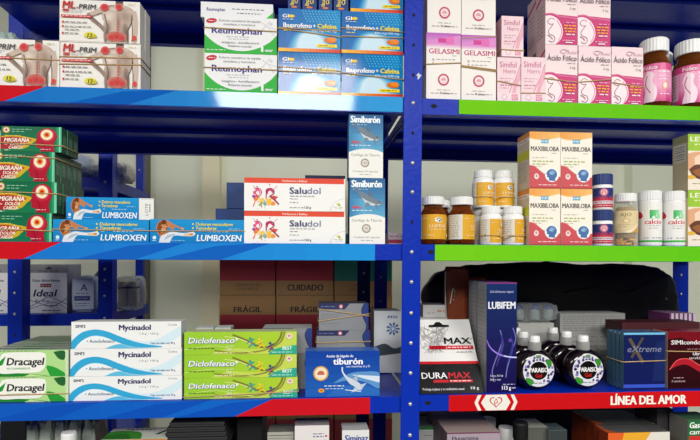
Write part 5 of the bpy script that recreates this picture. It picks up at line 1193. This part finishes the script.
# blue foil cartons
def art_ext():
    A = Art(43, 59); A.g(0, 0, 43, 59, (22, 34, 84), (20, 28, 92), 'v', 8); A.p([(34, 10), (43, 8), (43, 50), (30, 50)], (28, 42, 98)); A.r(0, 0, 43, 2.2, (120, 190, 232)); A.r(0, 53.5, 43, 57, (60, 90, 200))
    A.l([(6, 6), (20, 31)], 3.4, (96, 84, 72)); A.l([(20, 5), (8, 26)], 2.6, (84, 74, 66)); A.t('eXtreme', 4, 20, 6.2, (130, 136, 160), w=35, bold=.004, shear=.25)
    return A
xc = dict(front=(22, 34, 88), side=(70, 104, 122), top=(30, 46, 90))
x0 = carton('condom_carton', 'dark blue foil carton with silver script, front of the rubber-banded bundle', 'medicine box', 'blue foil boxes', 623.6, 665, 332.6, 390.2, .010, .0105, xc, {'front': art_ext()}, z=ZR3, m=FILM)
xs = [x0]
for j in range(1, 4): xs.append(copy_to(x0, 'blue foil carton, %s behind the front silver-script one, only its pale edge showing' % ['', 'first', 'second', 'third'][j], dy=.0109 * j, dx=-.0004 * j))
band('tan rubber band round the bundle of blue foil cartons', xs, 365.4, 364.4)
def art_sico():
    A = Art(48, 60); A.g(0, 0, 48, 60, (60, 10, 18), (44, 8, 14), 'v', 6); A.p([(0, 0), (48, 0), (48, 16), (30, 14), (14, 6), (0, 8)], (120, 18, 30)); A.p(curve([(2, 40), (10, 30), (22, 29), (34, 36), (48, 38), (48, 46), (34, 43), (20, 35), (10, 36), (2, 40)], 5), (176, 30, 44)); A.l(curve([(2, 40), (10, 30), (22, 29), (34, 36), (48, 38)], 5), .9, (226, 90, 90))
    A.t('SIMIcondones', 3.6, 13.4, 4.4, (236, 232, 232), w=40, bold=.02); A.t('Ultra', 26, 25, 3.2, (236, 232, 232), w=9, bold=.02); A.t('sensible', 22, 29, 2.6, (226, 216, 216), w=13); A.d(6, 48, 10, (206, 170, 170), 1); A.t('3 condones', 4, 53, 2.2, (216, 190, 190), w=14); A.d(20, 18, 16, (190, 140, 140), .8)
    return A
sc = carton('condom_carton', 'red and black carton with a red swoosh, at the lower right edge of the photo', 'medicine box', None, 667.6, 714, 331.6, 391, .012, .036, dict(front=(54, 10, 16), side=(170, 150, 140), top=(120, 20, 30)), {'front': art_sico()}, z=ZR3, m=GLOSS)
band('tan rubber band round the red and black swoosh carton', [sc], 354.6, 356)
rc = dict(front=(70, 12, 20), side=(60, 10, 18), top=(60, 12, 18))
rd = carton('condom_carton', 'dark red carton lying behind the blue foil cartons, upper of two', 'medicine box', 'dark red boxes', 622, 700, 322.4, 332, .075, .05, rc, {'front': art_fine(78, 10, (70, 12, 20), 1)}, z=at(650, 332, .075).z)
carton('condom_carton', 'dark red carton behind the blue foil cartons, lower of two', 'medicine box', 'dark red boxes', 628, 700, 332.2, 378, .078, .05, rc, z=ZR3)
def art_pur():
    A = Art(9, 26); A.r(0, 0, 9, 26, (196, 184, 190)); A.r(0, 0, 3.4, 26, (110, 50, 110)); A.d(4.6, 4, 3, (90, 60, 90), 18); return A
A = art_pur()
for k in range(6):
    x = 669.6 + k * 4.4
    carton('small_carton', 'narrow purple and white carton behind the red and black carton, %s from the left' % ['first', 'second', 'third', 'fourth', 'fifth', 'sixth'][k], 'medicine box', 'narrow purple boxes', x, x + 4.1, 313.4, 372, .130, .06, dict(front=(150, 110, 140), side=(120, 60, 110), top=(150, 120, 150)), {'front': A}, z=ZR3)
# black bag and brown leather purse behind
BLACKF = mat('black_nylon', (24, 24, 26), .45, scale=16, bump=.6)
BROWN = mat('brown_leather', (128, 56, 26), .42, scale=120, bump=.4)
bg = soft('duffel_bag', 'black nylon bag slumped along the back of the lower shelf', 'bag', None, 430, 690, 263, ZR3, .225, .052, BLACKF, 42, .07, .5, nu=110, nv=60, cr=.035)
rx, ry, rz = bg['_d']
def front_pt(u, w):
    """point on the front of the bag, u and w from -1 to 1"""
    return Vector((rx * u, -ry * 1.05, rz + rz * w))
mb = MB(); mb.tube([front_pt(.0, .40), front_pt(.25, .52), front_pt(.5, .40), front_pt(.72, .62)], .0022, 6, flat=.5); mb.build('zipper', mat('black_zip', (34, 34, 36), .4), bg)
mb = MB(); pts = [front_pt(-.75, .75), front_pt(-.60, .2), front_pt(-.50, -.3), front_pt(-.46, -.8)]; mb.tube(pts, .006, 8, flat=.3); mb.build('strap', mat('black_webbing', (24, 24, 26), .7, scale=200, bump=.6), bg)
mb = MB(); c = front_pt(.80, .28); mb.tube([c, c + Vector((0, -.002, 0))], .0022, 10); mb.build('snap_button', ZINC, bg)
a, b = at(448, 290, .13), at(470, 290, .13)
W = b.x - a.x; zt = at(459, 266.6, .13).z
pu = thing('leather_purse', 'brown leather purse with zip puller standing between the display and the purple carton', 'purse', ((a.x + b.x) / 2, .13, ZR3))
H = zt - ZR3
mb = MB(); outline = [(-W / 2 * .8, 0), (W / 2 * .8, 0), (W / 2, H * .5), (W / 2 * 1.02, H * .9), (W / 2 * .9, H * .98), (W / 2 * .5, H), (-W / 2 * .82, H), (-W / 2, H * .96), (-W / 2, H * .5)]
for d0, d1, k in ((0, .028, 1.0),):
    P = [(x * k, d0 + .004, z) for x, z in outline]; Q = [(x * k, d1, z) for x, z in outline]; n = len(P)
    PI_ = [(x * .9, d0, z * .96 + .003) for x, z in outline]
    mb.add(PI_ + P + Q, [tuple(range(n))] + [(i, (i + 1) % n, n + (i + 1) % n, n + i) for i in range(n)] + [(n + i, n + (i + 1) % n, 2 * n + (i + 1) % n, 2 * n + i) for i in range(n)] + [tuple(range(2 * n, 3 * n))[::-1]])
mb.build('body', BROWN, pu)
mb = MB(); mb.box(W * .5, W * 1.35, .012, .020, H * .78, H * .90, bev=.002); mb.build('flap', BROWN, pu)
mb = MB(); mb.tube([(-W * .54, .010, H * .95), (-W * .56, .008, H * .7), (-W * .5, .006, H * .4), (-W * .44, .004, H * .12)], .0013, 6); zp = mb.build('zipper', ZINC, pu)
mb = MB(); mb.tube([(-W * .30, -.0022, H * .80), (-W * .36, -.003, H * .72), (-W * .42, -.003, H * .66)], .0012, 6); mb.tube([(-W * .3, -.002, H * .8), (-W * .20, -.003, H * .78), (-W * .25, -.003, H * .69), (-W * .36, -.003, H * .7)], .0008, 6); mb.build('zip_puller', ZINC, zp)
# ------------------------------------------------------------------ bottom row: tops of what stands on the lowest shelf
def low(name, label, x0, x1, top, Y, depth, cols, arts=None, group=None, m=CARD, cat='medicine box', rot=0):
    return carton(name, label, cat, group, x0, x1, top, 500, Y, depth, cols, arts, z=Z4, m=m, rot=rot)
def art_low(w, h, fn, base):
    A = Art(w, h); A.r(0, 0, w, h, base); fn(A); return A
def hpx(x, top, Y): return (at(x, top, Y).z - Z4) / ((at(x + 1, top, Y).x - at(x, top, Y).x))
# white carton with red lettering
def f(A): A.t('Robaxi-G', 5, 20, 5, (206, 60, 90), w=26, bold=.02); A.d(18, 8, 11, (110, 116, 160), 1.4); A.d(18, 10.6, 11, (90, 96, 150), 1.6); A.e(31, 11, 1.1, 1.1, (206, 40, 60))
def ft(A): A.g(0, 0, 35, 20, (120, 114, 118), (150, 140, 144), 'v', 4); A.d(3, 13, 16, (70, 66, 72), 2)
low('tablet_carton', 'white carton with red lettering below the red strip, bottom edge of the photo', 294.6, 329, 425.4, .012, .036, dict(front=(226, 220, 218), side=(190, 184, 182), top=(150, 142, 144)), {'front': art_low(34, hpx(310, 425, .01), f, (228, 222, 220)), 'top': art_low(35, 20, ft, (150, 142, 144))})
def f(A): A.t('Simipaz', 2.6, 11.4, 6.4, (50, 70, 150), w=23.5, bold=.03, shear=.1); A.p(curve([(0, 8), (1.4, 12), (3, 20), (0, 22)], 3), (236, 190, 40)); A.l(curve([(3, 14.4), (12, 12.6), (25, 13.6)], 3), .9, (236, 190, 40))
low('tablet_carton', 'white carton with blue italic lettering below the red strip, bottom edge of the photo', 342, 369, 430, .012, .036, dict(front=(226, 226, 224), side=(96, 60, 40), top=(186, 186, 184)), {'front': art_low(27, hpx(355, 430, .01), f, (226, 226, 224))})
def f(A): A.r(1, 3, 24, 3.8, (90, 88, 84)); A.r(1, 6, 24, 6.6, (120, 118, 112))
low('medicine_carton', 'small grey carton left of the red-lettered white carton at the bottom edge', 267.4, 293.4, 432, .02, .04, dict(front=(170, 168, 158), side=(90, 88, 84), top=(110, 108, 100)), {'front': art_low(26, hpx(280, 432, .02), f, (170, 168, 158))})
low('document_box', 'black box standing behind the bottom row, left of the small grey carton', 237, 262, 419, .06, .10, dict(front=(16, 16, 20), side=(30, 22, 22), top=(30, 30, 34)), cat='box')
# stack of dark folders
z = Z4; prevz = None; top = at(200, 419, .03).z; hh = .0062; n = 6
stand = low('document_box', 'dark grey box under the stack of dark trays at the bottom edge', 168, 227, 446, .02, .12, dict(front=(52, 52, 52), side=(40, 40, 40), top=(44, 44, 44)), cat='box')
zc = stand.z1
for k in range(5):
    a, b = at(166 + (4 if k == 4 else k % 2), 430, .015), at(228 - k, 430, .015); z1 = zc + (top - stand.z1) / 5
    mb = MB(); W = b.x - a.x; t = (z1 - zc) - .0006
    mb.box(-W / 2, W / 2, 0, .11, 0, t * .55, bev=.0008); mb.box(-W / 2 - .001, W / 2 + .001, -.0015, .112, t * .55, t, bev=.0008)
    o = mb.build('stacking_tray', mat('dark_grey_plastic', (48, 48, 50), .42), None, ((a.x + b.x) / 2, .015, zc + .0003)); tag(o, 'dark grey plastic tray, %s from the top of the stack at the bottom edge' % ['fifth', 'fourth', 'third', 'second', 'first'][k], 'tray', 'stacked dark grey trays'); zc = z1
# green and white carton
def ft(A): A.g(0, 0, 67, 22, (196, 200, 186), (206, 210, 196), 'h', 4); A.p(curve([(0, 22), (0, 8), (16, 6), (34, 10), (40, 22)], 4), (60, 140, 40)); A.p(curve([(0, 22), (2, 14), (20, 12), (30, 22)], 4), (40, 110, 30)); A.d(16, 2.4, 30, (40, 40, 40), 2.6); A.p([(50, 14), (58, 6), (62, 6), (55, 14)], (30, 40, 30))
low('medicine_carton', 'white carton with green swirl, seen from above its top below the blue strip', 101, 167, 439, .012, .05, dict(front=(206, 130, 60), side=(170, 172, 164), top=(200, 204, 190)), {'top': art_low(67, 22, ft, (200, 204, 190))})
# clear bags and a white cap
SL = mat('stacked_clear_sachets', (176, 186, 172), .2, scale=60, bump=1.0, stretch=(1, 1, .12))
for x0, x1, top, nm, sd in ((25, 37, 424, 'first', 1), (37.5, 51, 421, 'second', 2), (52.5, 66, 421, 'third', 3), (66.5, 80, 420.5, 'fourth', 4), (80.5, 94, 421, 'fifth', 5)):
    soft('clear_sachet', 'upright clear sachet below the blue strip at lower left, %s from the left' % nm, 'plastic bag', 'upright clear sachets at lower left', x0, x1, top, Z4, .09, .03, SL, sd * 9, .05, .35, nu=64, nv=40, cr=.22, cz=.12)
bottle('medicine_bottle', 'white-capped bottle in front of the clear sachets at the lower left', 'bottle', None, 60.5, 77.5, 434.4, 500, .02, Z4, [(.95, 0), (1, .02), (1, .72), (.8, .80), (.8, .9)], (.94, .84, 1, True), mat('white_bottle', (196, 198, 194), .4))
# violet-grey carton
def f(A): A.t('Flunarizina', 5, 7.4, 3.6, (40, 32, 46), w=26, bold=.02); A.r(0, 0, 53, 1.2, (120, 60, 90))
def ft(A): A.g(0, 0, 53, 30, (150, 128, 124), (176, 156, 146), 'v', 6)
fl = low('tablet_carton', 'violet-grey carton with dark lettering below the heart sign', 447, 500, 432.4, .012, .045, dict(front=(170, 154, 164), side=(92, 74, 80), top=(160, 140, 134)), {'front': art_low(53, hpx(470, 432, .01), f, (166, 150, 162)), 'top': art_low(53, 30, ft, (160, 140, 134))})
for j in range(1, 3): copy_to(fl, 'violet-grey carton directly behind the lettered one, %s back' % ['', 'first', 'second'][j], dy=.0454 * j)
# pale boxes at the back left of it
def f(A): A.r(0, 0, 24, 3, (40, 110, 50)); A.d(8, 8, 14, (120, 120, 120), 1.2); A.r(0, 3, 24, 4, (180, 200, 180))
low('medicine_carton', 'pale grey carton with green top edge, behind the blue post at the bottom', 416, 439.6, 426.6, .10, .06, dict(front=(170, 170, 168), side=(140, 140, 138), top=(120, 130, 120)), {'front': art_low(24, hpx(428, 427, .10), f, (170, 170, 168))})
low('document_box', 'dark grey box behind the pale green-edged carton at the bottom', 416, 436, 414, .17, .05, dict(front=(44, 46, 46), side=(36, 36, 36)), cat='box')
wb = bottle('medicine_bottle', 'white round-capped bottle right of the violet-grey carton, nearer one', 'bottle', 'white round-capped bottles', 497, 514, 429.6, 500, .07, Z4, [(.95, 0), (1, .02), (1, .72), (.8, .80), (.8, .9)], (.9, .86, 1, False), WHITEP)
dup(wb, wb.location + Vector((-.012, .05, .006 * 0)), 'white round-capped bottle right of the violet-grey carton, further one')
kb = bottle('medicine_bottle', 'black-capped dark bottle between the white bottles and the orange boxes', 'bottle', None, 511, 529, 424.6, 500, .03, Z4, [(.95, 0), (1, .02), (1, .72), (.8, .80), (.8, .9)], (.86, .84, 1, True), DARKB, capmat=mat('black_cap', (14, 14, 15), .45))
low('medicine_carton', 'pale olive carton top behind the black-capped bottle', 527.4, 548, 427.4, .06, .05, dict(front=(90, 92, 84), side=(110, 112, 104), top=(190, 192, 170)))
dk = low('medicine_carton', 'dark grey-green thin carton right of the pale olive carton, first of three', 549, 567, 430, .05, .012, dict(front=(50, 60, 60), side=(90, 100, 100), top=(60, 80, 84)), group='thin dark cartons at the bottom')
for j in range(1, 3): copy_to(dk, 'dark grey-green thin carton right of the pale olive carton, %s of three' % ['', 'second', 'third'][j], dy=.0126 * j)
# orange and white cartons
def f(A): A.g(0, 0, 50, 200, (226, 96, 30), (226, 96, 30), 'v', 1); A.p([(16, 0), (43, 0), (30, 22), (10, 60), (0, 60)], (236, 170, 40)); A.p([(43, 0), (62, 0), (62, 60), (4, 60), (30, 20)], (226, 222, 210))
def ft(A): A.g(0, 0, 62, 24, (66, 68, 66), (92, 92, 86), 'v', 4); A.p([(0, 0), (10, 24), (0, 24)], (196, 80, 30)); A.d(14, 8, 30, (120, 118, 108), 1.4)
oc = dict(front=(226, 100, 30), side=(140, 52, 20), top=(74, 76, 72))
AF = art_low(62, hpx(640, 432, .01), f, (226, 96, 30)); AT = art_low(62, 24, ft, (74, 76, 72))
G = 'orange and white boxes at lower right'
o1 = low('tablet_carton', 'orange and white carton below the red strip, nearest the camera', 608, 669.6, 432.4, .010, .026, oc, {'front': AF, 'top': AT}, G)
o2 = low('tablet_carton', 'orange and white carton directly behind the nearest one, slightly taller', 604, 664, 429.6, .0368, .03, oc, {'front': AF, 'top': AT}, G)
o3 = low('tablet_carton', 'orange and white carton third from the camera, set further left', 596.5, 655, 424, .068, .035, oc, {'front': AF, 'top': AT}, G)
o4 = low('tablet_carton', 'orange and white carton at the back left of the orange boxes', 586, 640, 418.6, .104, .05, oc, {'front': AF, 'top': AT}, G)
dg = dict(front=(60, 58, 60), side=(52, 46, 50), top=(70, 68, 70))
low('medicine_carton', 'dark grey carton standing behind the orange boxes, left of the green carton', 657, 673, 409, .06, .06, dg)
def f(A): A.t('Gas-X', 2, 8, 5.4, (240, 244, 236), w=17, bold=.03, shear=.15); A.t('camas', 2, 14, 4.6, (240, 244, 236), w=17, bold=.02, shear=.15); A.r(1.4, 15.6, 27, 20, (206, 40, 40)); A.r(0, 0, 28, .8, (30, 90, 44))
low('tablet_carton', 'green carton with white italic lettering at the lower right corner', 687.6, 716, 419.4, .012, .042, dict(front=(28, 104, 54), side=(120, 122, 112), top=(50, 90, 56)), {'front': art_low(28, hpx(700, 419, .01), f, (28, 104, 54))})

# added dark boxes that darken the gaps at the back of the lowest shelf
for x0, x1, top, lab in ((500, 545, 410, 'dark storage box at the back below the heart sign'), (546, 600, 408, 'dark storage box at the back below the red strip, left of the orange boxes'), (601, 650, 406, 'dark storage box at the back behind the orange boxes'), (0, 26, 417, 'dark storage box at the back below the blue strip, in the lower left corner'), (440, 498, 408, 'dark storage box at the back behind the violet-grey cartons')):
    low('document_box', lab, x0, x1, top, .235, .09, dict(front=(34, 36, 38), side=(28, 28, 30), top=(30, 31, 33)), cat='box', group='dark storage boxes at the back of the lowest shelf')

# ------------------------------------------------------------------ light
def area(name, loc, sx, sy, power, col, rot):
    l = bpy.data.lights.new(name, 'AREA'); l.shape = 'RECTANGLE'; l.size = sx; l.size_y = sy; l.energy = power; l.color = col
    o = bpy.data.objects.new(name, l); COL.objects.link(o); o.location = loc; o.rotation_euler = rot; return o
area('ceiling_panel_lamp', (-.16, -2.25, 2.50), .85, .75, 64, (1.0, .985, .95), (math.radians(12), 0, 0))
area('ceiling_panel_lamp_right', (1.5, -1.7, 2.50), 1.1, .6, 44, (1.0, .985, .95), (math.radians(10), 0, 0))
area('ceiling_panel_lamp_aisle', (-1.7, -1.7, 2.50), 1.1, .6, 25, (1.0, .985, .95), (math.radians(10), 0, 0))
area('ceiling_panel_lamp_rear', (.1, .82, 2.5), 1.6, .3, 4, (1.0, .99, .95), (math.radians(-14), 0, 0))  # added fill light that brightens the back wall
w = bpy.data.worlds.new('shop'); scene.world = w; w.use_nodes = True
w.node_tree.nodes['Background'].inputs['Color'].default_value = (.9, .95, 1.0, 1); w.node_tree.nodes['Background'].inputs['Strength'].default_value = .09

vs = scene.view_settings
vs.view_transform = 'Standard'; vs.look = 'None'; vs.exposure = 0.08; vs.gamma = 1.0; vs.use_curve_mapping = False
scene.cycles.use_denoising = True
for o in COL.objects:                                 # drop the scratch values used while building
    for k in ('_r', '_h', '_d'):
        if k in o: del o[k]
